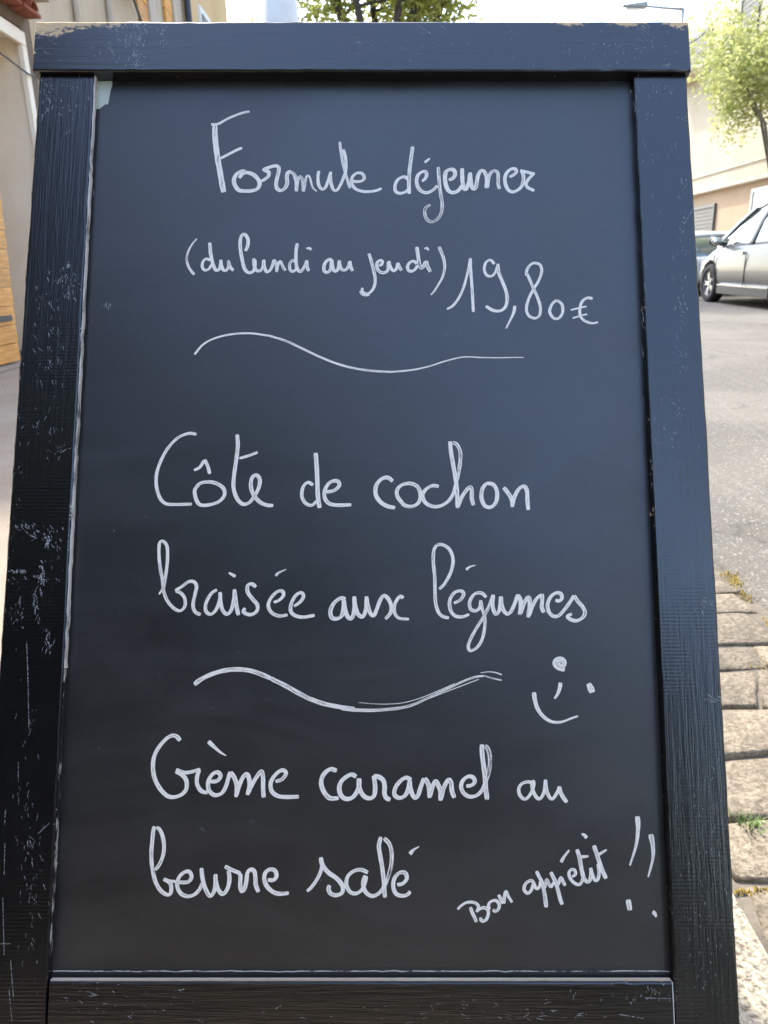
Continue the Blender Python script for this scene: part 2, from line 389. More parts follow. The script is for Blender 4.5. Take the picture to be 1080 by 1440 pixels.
# gutter of worn granite setts
gut = sheet('gutter', .456, .985, -1, 12, -.083, MAT['grout'])
rows = [.30, .42, .56, .71, .865, 1.0, 1.155, 1.30, 1.445, 1.57, 1.71, 1.825, 1.935]
y = 1.935
while y < 7: y += random.uniform(.11, .15); rows.append(y)
def sett(cs):
    """one irregular sett from its four corners, domed and chipped at the edge"""
    cx = sum(c[0] for c in cs) / 4; cy = sum(c[1] for c in cs) / 4
    bm = bmesh.new(); n = 5; rings = []
    base = []
    for i in range(4):
        a, b = cs[i], cs[(i + 1) % 4]
        for k in range(n):
            t = k / n; base.append((a[0] + (b[0] - a[0]) * t - cx, a[1] + (b[1] - a[1]) * t - cy))
    nz = [random.uniform(-.0075, .0075) for _ in base]
    tilt = (random.uniform(-.035, .035), random.uniform(-.035, .035)); lift = random.uniform(-.003, .004)
    for s, z in ((1.0, -.05), (1.0, .004), (.975, .0105), (.93, .0125), (.5, .0135)):
        ring = []
        for j, (x, yy) in enumerate(base):
            q = s * (1 + nz[j] * 3.5); # round the corners a little
            cr = min(j % n, n - j % n) / n
            q *= (.965 + .07 * min(cr, .5)) * (1 + random.uniform(-.006, .006))
            ring.append(bm.verts.new((x * q, yy * q, z + lift + tilt[0] * x + tilt[1] * yy + random.uniform(-.0009, .0009) * (z > 0))))
        rings.append(ring)
    m_ = len(base)
    for a, b in zip(rings, rings[1:]):
        for k in range(m_): bm.faces.new((a[k], a[(k + 1) % m_], b[(k + 1) % m_], b[k]))
    c = bm.verts.new((0, 0, .0138 + lift))
    for k in range(m_): bm.faces.new((rings[-1][k], rings[-1][(k + 1) % m_], c))
    o = fin('sett', bm, MAT['sett'], gut, True)
    o.location = (cx, cy, gz(cy) - .088)
skew = [random.uniform(-.11, .11) for _ in rows]
for j in range(len(rows) - 1):
    cuts = {4: [.72], 5: [.80], 6: [.81], 7: [.79], 8: [.845], 9: [.68], 10: [.71]}.get(j, [.66, .83] if j % 2 else [.74])
    ya, yb = rows[j], rows[j + 1]
    R_ = random.uniform
    ends = [(.505 + R_(-.01, .01), .505 + R_(-.01, .01))] + [(c + R_(-.035, .035), c + R_(-.035, .035)) for c in cuts] + [(.955 + R_(-.035, .02), .955 + R_(-.035, .02))]
    g = .0006
    k0, k1 = skew[j], skew[j + 1]
    for (a0_, a1_), (b0_, b1_) in zip(ends, ends[1:]):
        q = lambda: R_(0, .004)
        sett([(a0_ + g, ya + k0 * (a0_ - .7) + g + q()), (b0_ - g, ya + k0 * (b0_ - .7) + g + q()), (b1_ - g, yb + k1 * (b1_ - .7) - g - q()), (a1_ + g, yb + k1 * (a1_ - .7) - g - q())])
# asphalt lip broken over the outer setts
bm = bmesh.new()
random.seed(11)
for k in range(900):
    y = random.uniform(.3, 6); x = .975 + .045 * sin(y * 5.1) + random.gauss(0, .035); r = random.uniform(.002, .007)
    v = [bm.verts.new((x + r * cos(a) * random.uniform(.6, 1), y + r * sin(a) * random.uniform(.6, 1), gz(y) - .097)) for a in (0, 1.6, 3.1, 4.7)]
    t = bm.verts.new((x, y, gz(y) - .097 + r * .9))
    for i in range(4): bm.faces.new((v[i], v[(i + 1) % 4], t))
o = fin('loose_grit', bm, MAT['grit']); tag(o, 'loose grit along the broken asphalt edge by the setts', 'grit', kind='stuff')
# asphalt apron climbing over the setts' outer edge
bm = bmesh.new(); prev = None; y = .2
while y < 8:
    e = .955 + .035 * sin(y * 4.2) + random.uniform(-.012, .012)
    row = [bm.verts.new((e, y, gz(y) - .092)), bm.verts.new((e + .012, y, gz(y) - .077 + random.uniform(-.002, .002))), bm.verts.new((e + .08, y, gz(y) - .085)), bm.verts.new((e + .2, y, gz(y) - .096))]
    if prev:
        for i in range(3): bm.faces.new((prev[i], prev[i + 1], row[i + 1], row[i]))
    prev = row; y += .035
o = fin('road_edge', bm, MAT['asphalt'], None, True); o['kind'] = 'structure'

# moss in the joints
def tuftmoss(bm, cx, cy, rx, ry, n, z0=-.09, hmax=.012):
    for _ in range(n):
        a = random.uniform(0, 2 * pi); q = math.sqrt(random.random())
        x, y = cx + rx * q * cos(a), cy + ry * q * sin(a); r = random.uniform(.0015, .004)
        z = gz(y) + z0 + random.uniform(0, hmax)
        v = [bm.verts.new((x + r * cos(b), y + r * sin(b), z)) for b in (0, 2.1, 4.2)]; t = bm.verts.new((x, y, z + r * 1.6))
        for i in range(3): bm.faces.new((v[i], v[(i + 1) % 3], t))
bm = bmesh.new()
for (cx, cy, rx, ry, n) in ((.99, 1.94, .03, .05, 220), (.965, 1.84, .02, .06, 160), (.96, 1.66, .015, .04, 60), (.525, .85, .03, .005, 90), (.575, .95, .018, .008, 130), (.84, 1.46, .03, .004, 30)):
    tuftmoss(bm, cx, cy, rx, ry, n)
o = fin('moss', bm, MAT['moss']); tag(o, 'yellow dry moss growing between the granite setts', 'moss', kind='stuff')
bm = bmesh.new()
for _ in range(120):
    x, y = random.gauss(.578, .010), random.gauss(.972, .012); h = random.uniform(.015, .040); a = random.uniform(0, 2 * pi); wd = .0013
    dx, dy = cos(a) * h * .7, sin(a) * h * .7; nx, ny = -sin(a) * wd, cos(a) * wd
    p = [(x - nx, y - ny, 0), (x + nx, y + ny, 0), (x + dx * .45 + nx * .8, y + dy * .45 + ny * .8, h * .7), (x + dx * .45 - nx * .8, y + dy * .45 - ny * .8, h * .7), (x + dx, y + dy, h)]
    v = [bm.verts.new((q[0], q[1], q[2] - .085)) for q in p]
    bm.faces.new(v[:4]); bm.faces.new((v[3], v[2], v[4]))
o = fin('grass_tuft', bm, MAT['grass']); tag(o, 'small green grass tuft growing in the sett joint beside the board', 'grass tuft')
for k, (x, y, r, rz, lab) in enumerate(((1.085, 2.19, .016, .3, 'pale oval fallen leaf lying on the asphalt'), (1.12, 1.985, .011, 1.2, 'small pale leaf on the broken asphalt edge'))):
    bm = bmesh.new(); c = bm.verts.new((0, 0, .0035)); ring = [bm.verts.new((r * cos(a) * 1.5, r * .75 * sin(a), .001 + .002 * cos(2 * a))) for a in [2 * pi * q / 12 for q in range(12)]]
    for q in range(12): bm.faces.new((ring[q], ring[(q + 1) % 12], c))
    o = fin('fallen_leaf', bm, MAT['leaffall']); o.location = (x, y, gz(y) - .096); o.rotation_euler = (0, 0, rz); tag(o, lab, 'leaf')

# ================================================================== LEFT SIDE
WX = -3.2
gb = empty('garage_building', (WX, 5.5, 0)); tag(gb, 'low grey roughcast building with cream porch and orange plank door', 'building')
def P(name, dims, mat, par=gb, bev=0.0):
    o = boxo(name, (dims[0] - par_off(par).x, dims[1] - par_off(par).x, dims[2] - par_off(par).y, dims[3] - par_off(par).y, dims[4] - par_off(par).z, dims[5] - par_off(par).z), mat, par, bev)
    return o
_off = {}
def par_off(p):
    v = Vector((0, 0, 0)); q = p
    while q is not None: v += q.location; q = q.parent
    return v
# wall with deep porch opening from y=3.6 to 7.74
P('wall', (WX - 3.5, WX, 7.80, 8.0, -.1, 3.13), MAT['greywall'])
P('wall', (WX - 3.5, WX, 2.5, 7.797, 3.0, 3.13), MAT['greywall'])
P('wall', (WX - 3.5, WX, 2.5, 3.6, -.1, 2.997), MAT['greywall'])
P('porch_wall', (WX - 3.2, WX - .012, 7.735, 7.797, 0, 2.99), MAT['cream'])
P('porch_wall', (WX - 1.0, WX - .9, 3.61, 7.73, 0, 2.99), MAT['cream'])
P('porch_ceiling', (WX - .89, WX - .012, 3.61, 7.73, 2.90, 2.99), MAT['cream'])
P('trim', (WX - .01, WX + .035, 7.70, 7.80, 0.1, 2.84), MAT['trim'], gb, .004)
P('trim', (WX - .01, WX + .035, 3.5, 7.80, 2.843, 2.955), MAT['trim'], gb, .004)
P('porch_floor', (WX - .89, WX + .16, 3.61, 7.72, -.1, .118), MAT['pave'], gb, .006)
P('roof', (WX - 4, WX + .30, 2.3, 7.97, 3.335, 3.40), MAT['tile'])
ev = boxo('eave', (0, .10, 0, 5.5, 0, .17), MAT['mortar'], gb); ev.location = (0.001, 2.45 - 5.5, 3.132)
tm = None
def tile_mesh(L):
    bm = bmesh.new(); R = .085; rings = []
    for yy in (0, L):
        rings.append([bm.verts.new((yy, R * cos(a), -.5 * R + R * .75 * sin(a))) for a in [pi * q / 8 for q in range(9)]] + [bm.verts.new((yy, (R - .014) * cos(a), -.5 * R + (R - .02) * .75 * sin(a))) for a in [pi * (8 - q) / 8 for q in range(9)]])
    n = len(rings[0])
    for k in range(n): bm.faces.new((rings[0][k], rings[0][(k + 1) % n], rings[1][(k + 1) % n], rings[1][k]))
    bm.faces.new(rings[1]); bm.faces.new(rings[0][::-1])
    me = bpy.data.meshes.new('tile'); bmesh.ops.recalc_face_normals(bm, faces=bm.faces); bm.to_mesh(me); bm.free(); return me
tA, tB = tile_mesh(.17), tile_mesh(.30)
for k in range(27):
    for (me, dz, off) in ((tA, .045, 0), (tB, .165, .1)):
        o = link('tile', me, MAT['tile'], ev); o.location = (.0, .12 + k * .2 + off, dz)
# flat red boards under the eave, pale mortar lines between
for k in range(14):
    o = boxo('soffit_board', (.01, .155, 0, .34, 0, .03), MAT['tile'], ev); o.location = (0.0, .07 + k * .39, -.034)
o = boxo('soffit_board', (.02, .25, 0, .09, 0, .03), MAT['mortar'], ev); o.location = (0, 5.41, .10)
# door
dr = empty('door', (0, 0, 0)); dr.parent = gb; dr.location = (-.03, -.85, .125)
for k in range(13):
    h = .155
    o = boxo('plank', (0, .045, 0, 2.03 + .12 * k * h, 0, h - .006), MAT['wood'], dr, .004); o.location = (random.uniform(-.002, .002), 0, k * h + .01)
for zz in (.35, 1.6):
    o = boxo('hinge', (.046, .056, 1.4, 1.99, 0, .05), MAT['dark'], dr, .003); o.location = (0, 0, zz)
bmc = bmesh.new(); tube(bmc, [(.05, -.4, 2.62), (.06, 1.4, 2.66), (.05, 2.2, 2.60), (.05, 2.62, 2.64)], .008, 6); fin('cable', bmc, MAT['dark'], gb)

# tall wall continuing behind and beside the camera
tb = empty('tall_house', (WX - 2, -4, 0)); tag(tb, 'tall plain dark rendered house behind the camera on the left pavement', 'house')
P('wall', (WX - 5, WX - .02, -16, 2.45, -.1, 8.6), MAT['darkwall'], tb)
for y0 in (-12, -9, -6, -3, 0):
    for z0 in (1.0, 4.4):
        P('window', (WX - .018, WX + .02, y0, y0 + 1.0, z0, z0 + 1.6), MAT['greyframe'], tb)
# beige house beyond the garage
bh = empty('beige_house', (WX - 2, 9.8, 0)); tag(bh, 'beige rendered house with thin pale drainpipes behind the low building', 'house')
P('wall', (WX - 4, WX, 8.02, 11.78, -.1, 7.5), MAT['beige'], bh)
for yy in (9.25, 10.4):
    bm = bmesh.new(); tube(bm, [(0, 0, 0), (0, 0, 7.3)], .035, 10); o = fin('drainpipe', bm, MAT['stone'], bh, True); o.location = (2.04, yy - 9.8, .1)
# projecting wall lamp bracket
wb = empty('window_grille', (0, 0, 0)); wb.parent = bh; wb.location = (2.0, 1.35, 4.45)
boxo('frame', (0, .30, -.55, .35, 0, .05), MAT['greyframe'], wb, .003)
boxo('frame', (.26, .30, -.55, .35, .053, .5), MAT['white'], wb, .003)
boxo('soffit', (0.01, .25, -.5, .3, -.03, -.003), MAT['dark'], wb)
bm = bmesh.new(); tube(bm, [(.05, .2, -.02), (.05, .75, -.42), (.02, .9, -.6)], .02, 6); fin('brace', bm, MAT['greyframe'], wb)
# shuttered house beyond
sh = empty('shuttered_house', (WX - 2, 14, 0)); tag(sh, 'narrow house with orange wooden shutters and pale window surrounds', 'house')
P('wall', (WX - 4, WX - .05, 11.79, 14.88, -.1, 8), MAT['beige'], sh)
for (a, b) in ((11.85, 12.35), (13.42, 13.85)):
    for z0 in (1.2, 3.9):
        f = empty('window', (2.0, a - 14, z0)); f.parent = sh
        for s_ in range(6):
            boxo('slat', (-.045, .0, 0, b - a, s_ * .3, s_ * .3 + .29), MAT['wood'], f, .003)
        boxo('surround', (-.046, .03, b - a + .01, b - a + .5, -.1, 2.0), MAT['stone'], f, .003)
bm = bmesh.new(); tube(bm, [(0, 0, 0), (0, 0, 7.6)], .055, 10); o = fin('drainpipe', bm, MAT['dark'], sh, True); o.location = (2.05, .82, .1)
for zz in (2, 4.05, 4.75, 6):
    bm = bmesh.new(); tube(bm, [(0, 0, 0), (0, 0, .06)], .066, 10); o = fin('pipe_collar', bm, MAT['dark'], sh); o.location = (2.05, .82, zz)
oh = empty('ochre_house', (WX - 2, 17, 0)); tag(oh, 'ochre yellow rendered house at the far end of the left row', 'house')
P('wall', (WX - 4, WX, 14.9, 19.1, -.1, 9), MAT['ochre'], oh)
for (a, b, z0, z1) in ((16.0, 16.7, 3.6, 5.45), (17.4, 18.0, 1.0, 2.8)):
    f = empty('window', (2.0, a - 17, z0)); f.parent = oh
    boxo('surround', (-.04, .05, -.12, b - a + .12, -.1, z1 - z0 + .12), MAT['white'], f, .004)
    boxo('shutter', (.051, .07, 0, b - a, 0, z1 - z0), MAT['greyframe'], f)

# pale post
pp = empty('utility_post', (-.975, 9.3, gz(9.3))); tag(pp, 'thick pale grey-blue round post rising behind the menu board', 'post')
pp.location = (-.76 , 7.2, gz(7.2))
bm = bmesh.new(); tube(bm, [(0, 0, 0), (0, 0, 2), (0, 0, 3.6)], [.155, .150, .146], 28); fin('shaft', bm, MAT['pole'], pp, True)
bm = bmesh.new(); tube(bm, [(0, 0, 0), (0, 0, .25), (0, 0, .3)], [.21, .21, .16], 28); fin('base', bm, MAT['pole'], pp)
bm = bmesh.new(); tube(bm, [(0, 0, 3.6), (0, 0, 3.64), (0, 0, 3.70)], [.165, .165, .08], 28); fin('cap', bm, MAT['dark'], pp)

# ================================================================== RIGHT SIDE
FX = 9.0
rb = empty('yellow_building', (FX + 3, 12, 0)); tag(rb, 'pale yellow building with peach ground floor and stone cornice across the road', 'building')
P('upper_wall', (FX, FX + 7, -12, 24.5, 2.92, 9.5), MAT['yellow'], rb)
P('ground_wall', (FX + .02, FX + 7, -12, 24.5, 0, 2.60), MAT['peach'], rb)
P('cornice', (FX - .16, FX + 6, -12.1, 24.6, 2.603, 2.70), MAT['stone'], rb, .02)
P('cornice', (FX - .04, FX + 6, -12.05, 24.55, 2.703, 2.915), MAT['yellow'], rb)
P('string_course', (FX - .03, FX, -12, 24.5, 3.06, 3.10), MAT['stone'], rb)
P('roof', (FX - .5, FX + 7, -12.4, 24.9, 9.5, 9.7), MAT['tile'], rb)
P('plinth', (FX - .03, FX + .019, -12, 24.5, 0, .8), MAT['stone'], rb)
def rwin(y0, y1, z0, z1, kind='shutter'):
    f = empty('window', (FX - 0 - (FX + 3), y0 - 12, z0)); f.parent = rb
    W_, H_ = y1 - y0, z1 - z0
    boxo('recess', (-.004, .05, 0, W_, 0, H_), MAT['greyframe'], f)
    for (a, b, c, d) in ((0, .06, 0, H_), (W_ - .06, W_, 0, H_), (.063, W_ - .063, H_ - .08, H_), (.063, W_ - .063, 0, .06)):
        boxo('frame', (-.05, -.005, a, b, c, d), MAT['greyframe'] if kind == 'shutter' else MAT['white'], f)
    if kind == 'shutter':
        n = max(4, int(H_ / .11))
        for k in range(n):
            z = .064 + k * (H_ - .15) / n
            boxo('slat', (-.03, -.008, .065, W_ - .065, z, z + (H_ - .15) / n - .012), MAT['shutter'], f)
    else:
        for (c, d) in ((.064, H_ * .66), (H_ * .70, H_ - .085)):
            boxo('pane', (-.02, -.01, .065, W_ - .065, c, d), MAT['winlight'], f)
        boxo('transom', (-.045, -.006, .065, W_ - .065, H_ * .663, H_ * .697), MAT['stone'], f)
    boxo('sill', (-.12, .0, -.05, W_ + .05, -.08, -.003), MAT['stone'], f)
rwin(22.4, 24.0, 5.95, 6.78)
rwin(19.78, 20.73, 5.80, 6.85)
rwin(15.9, 17.1, 5.0, 7.0)
rwin(21.05, 22.9, 1.15, 2.3)
rwin(17.55, 19.05, .35, 2.45, 'light')
rwin(12.5, 14.0, .9, 2.3)
rwin(17.2, 18.4, 3.6, 5.4, 'light'); rwin(12.4, 13.7, 4.2, 6.2)
P('vent', (FX - .012, FX + .019, 16.15, 16.35, 2.15, 2.35), MAT['dark'], rb)
# awning box under the far upper window
f = empty('balcony', (-3.0, 10.35, 5.66)); f.parent = rb
boxo('slab', (-.55, 0, 0, 1.75, 0, .10), MAT['stone'], f, .01)
boxo('rail_panel', (-.55, -.51, 0, 1.75, .103, .2), MAT['greyframe'], f)

# street lamp
lp = empty('street_lamp', (7.62, 20.9, gz(20.9))); tag(lp, 'slender grey street lamp with a flat head over the road', 'street lamp')
bm = bmesh.new(); tube(bm, [(0, 0, 0), (0, 0, 3), (0, 0, 6.36)], [.07, .06, .04], 10); fin('post', bm, MAT['lampgrey'], lp, True)
bm = bmesh.new(); tube(bm, [(0, 0, 6.34), (-.5, 0, 6.38), (-.95, 0, 6.43)], [.035, .03, .028], 8); fin('arm', bm, MAT['lampgrey'], lp, True)
bm = bmesh.new(); vs = box(bm, -1.50, -.90, -.13, .13, 6.37, 6.50)
for v in vs:
    if v.co.x < -1.3: v.co.y *= .5; v.co.z = 6.44 + (v.co.z - 6.44) * .3
bmesh.ops.bevel(bm, geom=list(bm.edges), offset=.02, segments=2, affect='EDGES'); hd = fin('lamp_head', bm, MAT['lampgrey'], lp)
boxo('lens', (-1.42, -.98, -.08, .08, 6.358, 6.372), MAT['winlight'], hd)

# ------------------------------------------------------------------ trees
def tree(name, loc, trunk_h, forks, crown, nleaf, leafsize, label, cat, group, lm, bk, tr=.1, seed=1, clumps=60):
    rnd = random.Random(seed)
    root = empty(name, loc); tag(root, label, cat, group)
    bm = bmesh.new(); tips = []
    tube(bm, [(0, 0, -.1), (.02, .0, trunk_h * .5), (0, .03, trunk_h)], [tr * 1.25, tr, tr * .85], 10)
    (cx, cy, cz), (rx, ry, rz) = crown
    for k in range(forks):
        a = 2 * pi * (k + rnd.uniform(-.3, .3)) / forks; el = rnd.uniform(.5, 1.25)
        e = Vector((cx + rx * .75 * cos(a) * cos(el) * 1.3, cy + ry * .75 * sin(a) * cos(el) * 1.3, cz + rz * (.75 * sin(el) - .25)))
        s = Vector((0, .03, trunk_h - .05)); m1 = s.lerp(e, .4) + Vector((rnd.uniform(-.1, .1), rnd.uniform(-.1, .1), .15 * rz)); m2 = s.lerp(e, .72) + Vector((rnd.uniform(-.15, .15), rnd.uniform(-.15, .15), .12 * rz))
        pts = [s, m1, m2, e]; tube(bm, pts, [tr * .6, tr * .38, tr * .22, tr * .06], 7)
        for j in range(5):
            t = rnd.uniform(.25, .95); b = pts[1].lerp(pts[3], t)
            d = Vector((rnd.uniform(-1, 1) * rx, rnd.uniform(-1, 1) * ry, rnd.uniform(-.5, .9) * rz)) * .45
            q = b + d; tube(bm, [b, b + d * .5 + Vector((0, 0, .05)), q], [tr * .16, tr * .10, tr * .03], 5, False); tips.append(q); tips.append(b + d * .6)
        tips.append(e)
    fin('trunk', bm, bk, root, True)
    # leaf clumps
    cl = list(tips)
    while len(cl) < clumps:
        a, e_ = rnd.uniform(0, 2 * pi), math.asin(rnd.uniform(-1, 1)); q = rnd.random() ** .4
        cl.append(Vector((cx + rx * q * cos(a) * cos(e_), cy + ry * q * sin(a) * cos(e_), cz + rz * q * sin(e_))))
    vs, fs = [], []
    cr = [rnd.uniform(.16, .34) * min(rx, rz) for _ in cl]
    for _ in range(nleaf):
        i = rnd.randrange(len(cl)); c = cl[i]; r = cr[i]
        d = Vector((rnd.gauss(0, 1), rnd.gauss(0, 1), rnd.gauss(0, .8))).normalized() * (r * rnd.random() ** .5)
        p = c + d; s = leafsize * rnd.uniform(.6, 1.3)
        ax = Vector((rnd.gauss(0, 1), rnd.gauss(0, 1), rnd.gauss(0, .7))).normalized(); ay = ax.cross(Vector((rnd.gauss(0, 1), rnd.gauss(0, 1), rnd.gauss(0, 1)))).normalized()
        b = len(vs); vs += [p - ax * s, p - ay * s * .38, p + ax * s, p + ay * s * .38]; fs.append((b, b + 1, b + 2, b + 3))
    me = bpy.data.meshes.new('crown'); me.from_pydata([tuple(v) for v in vs], [], fs); link('crown', me, lm, root)
    return root
tree('street_tree', (7.95, 15.9, gz(15.9)), 1.85, 8, ((-.15, 0, 3.25), (2.4, 1.9, 2.5)), 19000, .056, 'young pale green street tree behind the silver car, in front of the yellow building', 'tree', None, MAT['leaf'], MAT['bark'], .062, 5, 80)
tree('plane_tree', (.3, 20.5, gz(20)), 2.6, 9, ((.55, 0, 7.9), (3.1, 2.4, 3.2)), 21000, .09, 'dark branching tree rising above the middle of the menu board', 'tree', None, MAT['leafdk'], MAT['barkdk'], .26, 9, 150)
tree('blocker_tree', (-1.3, -4.2, 0), 1.6, 7, ((0, 0, 3.1), (1.9, 1.5, 1.9)), 16000, .10, 'added dark leafy tree, unseen behind the camera nearer the wall, blocking sky reflection', 'tree', 'added unseen trees that darken the board reflection', MAT['leafdk'], MAT['barkdk'], .12, 3, 90)  # unseen trees added behind the camera to keep sky out of the board's reflection
tree('blocker_tree', (1.2, -7.0, 0), 1.2, 7, ((0, 0, 2.2), (2.4, 1.5, 1.9)), 14000, .10, 'added dark leafy tree, unseen behind the camera nearer the road, blocking sky reflection', 'tree', 'added unseen trees that darken the board reflection', MAT['leafdk'], MAT['barkdk'], .12, 4, 90)  # second added occluder, out of view, for the board's reflection

hg = []
rnd = random.Random(21)
hv, hf = [], []
for _ in range(26000):
    x = rnd.uniform(-3.0, 1.9); top = 2.25 - .35 * max(0, x - .6) + .12 * sin(x * 3.1); dep = rnd.random() ** 2 * .5
    if rnd.random() < .7: p = Vector((x, -2.6 - dep, rnd.uniform(0, top)))
    else: p = Vector((x, rnd.uniform(-3.6, -2.6), top - dep * .4))
    ax = Vector((rnd.gauss(0, 1), rnd.gauss(0, 1), rnd.gauss(0, 1))).normalized() * .05; ay = ax.cross(Vector((rnd.gauss(0, 1), rnd.gauss(0, 1), rnd.gauss(0, 1)))).normalized() * .022
    b = len(hv); hv += [tuple(p - ax), tuple(p - ay), tuple(p + ax), tuple(p + ay)]; hf.append((b, b + 1, b + 2, b + 3))
he = empty('blocker_hedge', (0, -3.1, 0)); tag(he, 'added dark leafy blocker, unseen behind the camera, that darkens the board reflection', 'blocker_hedge')  # leafy blocker added out of view to darken the board's lower reflection
me = bpy.data.meshes.new('foliage'); me.from_pydata([(a, b + 3.1, c) for a, b, c in hv], [], hf)
link('foliage', me, mat_leaf('blocker_leaf', (.012, .020, .008), (.035, .05, .018), .15), he)
boxo('blocker_core', (-2.9, 1.8, -.45, .42, 0, 1.75), MAT['barkdk'], he, .1)  # solid dark core of the added blocker

# ------------------------------------------------------------------ cars
def car(name, loc, paint, label, hs=1.0, seed=0):
    """car pointing +Y, origin on the road under its middle; left side faces -X"""
    root = empty(name, loc); tag(root, label, 'car')
    root.rotation_euler = (math.atan(.018), 0, 0)
    Wd = .90
    # stations: y, bottom z, belt z, top z, half width at belt, half width mid
    st = [(-2.12, .42, .80, .84, .60, .66), (-2.05, .30, .93, .97, .74, .80), (-1.7, .24, .99, 1.02, .82, .885), (-1.0, .22, 1.00, 1.03, .84, .905), (0.0, .22, .975, 1.0, .845, .91),
          (.75, .22, .945, .98, .835, .905), (1.15, .22, .93, .97, .82, .90), (1.55, .23, .86, .90, .78, .885), (1.90, .26, .76, .80, .70, .83), (2.08, .32, .62, .66, .60, .74), (2.17, .42, .54, .56, .48, .58)]
    bm = bmesh.new(); R = []
    for (y, zb, zt, zc, wb_, wm) in st:
        half = [(wm * .90, zb), (wm * .985, zb + .08), (wm, zb + (zt - zb) * .45), (wm * .985, zb + (zt - zb) * .62), (wm * .975, zb + (zt - zb) * .80), (wb_ * 1.015, zt - .02), (wb_ * .95, zt + .02), (wb_ * .55, zc + .015), (0, zc + .02)]
        ring = [(x, z * hs) for x, z in half] + [(-x, z * hs) for x, z in reversed(half[:-1])]
        R.append([bm.verts.new((x, y, z)) for x, z in ring])
    n = len(R[0])
    for a, b in zip(R, R[1:]):
        for k in range(n): bm.faces.new((a[k], a[(k + 1) % n], b[(k + 1) % n], b[k]))
    bm.faces.new(R[0][::-1]); bm.faces.new(R[-1])
    body = fin('body', bm, paint, root, True)
    ss = body.modifiers.new('s', 'SUBSURF'); ss.levels = ss.render_levels = 2
    # wheel arches
    bc = bmesh.new()
    for yw in (-1.33, 1.33):
        for s in (-1, 1):
            m4 = Matrix.Translation((s * .88, yw, .33)) @ Matrix.Rotation(pi / 2, 4, 'Y')
            bmesh.ops.create_cone(bc, cap_ends=True, segments=40, radius1=.375, radius2=.375, depth=.5, matrix=m4)
    mc = bpy.data.meshes.new('cut'); bc.to_mesh(mc); bc.free(); co = bpy.data.objects.new('cut', mc); C.objects.link(co)
    bo = body.modifiers.new('b', 'BOOLEAN'); bo.object = co; bo.operation = 'DIFFERENCE'; bo.solver = 'EXACT'
    co.parent = root
    dg = bpy.context.evaluated_depsgraph_get(); dg.update()
    me = bpy.data.meshes.new_from_object(body.evaluated_get(dg)); body.modifiers.clear(); body.data = me
    for p in me.polygons: p.use_smooth = True
    if not me.materials: me.materials.append(paint)
    bpy.data.objects.remove(co)
    # greenhouse: dark glass core plus painted roof and pillars
    gs = [(-1.95, 1.02, .66, 1.06, .60), (-1.6, 1.02, .80, 1.46, .60), (-.9, 1.01, .83, 1.57, .64), (-.1, .99, .835, 1.60, .645), (.35, .97, .83, 1.54, .62), (.80, .95, .82, 1.30, .68), (1.30, .94, .80, .985, .76)]
    def gh(off, z0f=0.0, z1f=1.0):
        bmg = bmesh.new(); Rg = []
        for (y, zb, wb_, zt, wt) in gs:
            za, zc = zb + (zt - zb) * z0f, zb + (zt - zb) * z1f
            wa = wb_ + (wt - wb_) * z0f
            ring = [(wb_ * 1.0 + off, zb - .05), (wb_ + (wt - wb_) * .5 + off + .015, zb + (zt - zb) * .5), (wt + off, zt - .03), (wt * .8, zt + off), (0, zt + .02 + off)]
            ring = [(x, z * hs) for x, z in ring] + [(-x, z * hs) for x, z in reversed(ring[:-1])]
            Rg.append([bmg.verts.new((x, y, z)) for x, z in ring])
        for a, b in zip(Rg, Rg[1:]):
            for k in range(len(a) - 1): bmg.faces.new((a[k], a[k + 1], b[k + 1], b[k]))
        bmg.faces.new(Rg[0][::-1]); bmg.faces.new(Rg[-1])
        return bmg
    g = fin('glasshouse', gh(0), MAT['carglass'], root, True)
    # roof skin
    bmr = bmesh.new(); Rr = []
    for (y, zb, wb_, zt, wt) in gs[1:5]:
        prof = [(wt + .02, zt - .05), (wt + .005, zt - .005), (wt * .8, zt + .022), (0, zt + .045)]
        prof = [(x, z * hs) for x, z in prof] + [(-x, z * hs) for x, z in reversed(prof[:-1])]
        Rr.append([bmr.verts.new((x, y, z)) for x, z in prof])
    for a, b in zip(Rr, Rr[1:]):
        for k in range(len(a) - 1): bmr.faces.new((a[k], a[k + 1], b[k + 1], b[k]))
    r_ = fin('roof', bmr, paint, root, True); sm_ = r_.modifiers.new('t', 'SOLIDIFY'); sm_.thickness = .02
    def strip(nm, pts, wd, mat, dx=.02):
        for s in (-1, 1):
            b_ = bmesh.new(); prev = None
            for (y, z, x) in pts:
                row = [b_.verts.new((s * (x + dx), y - wd / 2, z * hs)), b_.verts.new((s * (x + dx), y + wd / 2, z * hs)), b_.verts.new((s * (x - .03), y + wd / 2, z * hs)), b_.verts.new((s * (x - .03), y - wd / 2, z * hs))]
                if prev:
                    for k in range(4): b_.faces.new((prev[k], prev[(k + 1) % 4], row[(k + 1) % 4], row[k]))
                else: b_.faces.new(row)
                prev = row
            b_.faces.new(prev[::-1]); fin(nm, b_, mat, root)
    # A pillar, B pillar, C pillar
    strip('pillar', [(1.30, .95, .80), (.82, 1.285, .69), (.37, 1.51, .635)], .13, paint)
    strip('pillar', [(-.02, .96, .835), (-.12, 1.3, .745), (-.22, 1.56, .65)], .09, MAT['blackp'])
    strip('pillar', [(-1.25, .98, .82), (-1.35, 1.28, .73), (-1.42, 1.50, .62)], .30, paint)
    strip('window_trim', [(1.20, .955, .828), (0, .985, .855), (-1.3, 1.01, .845)], .0, MAT['chrome'])
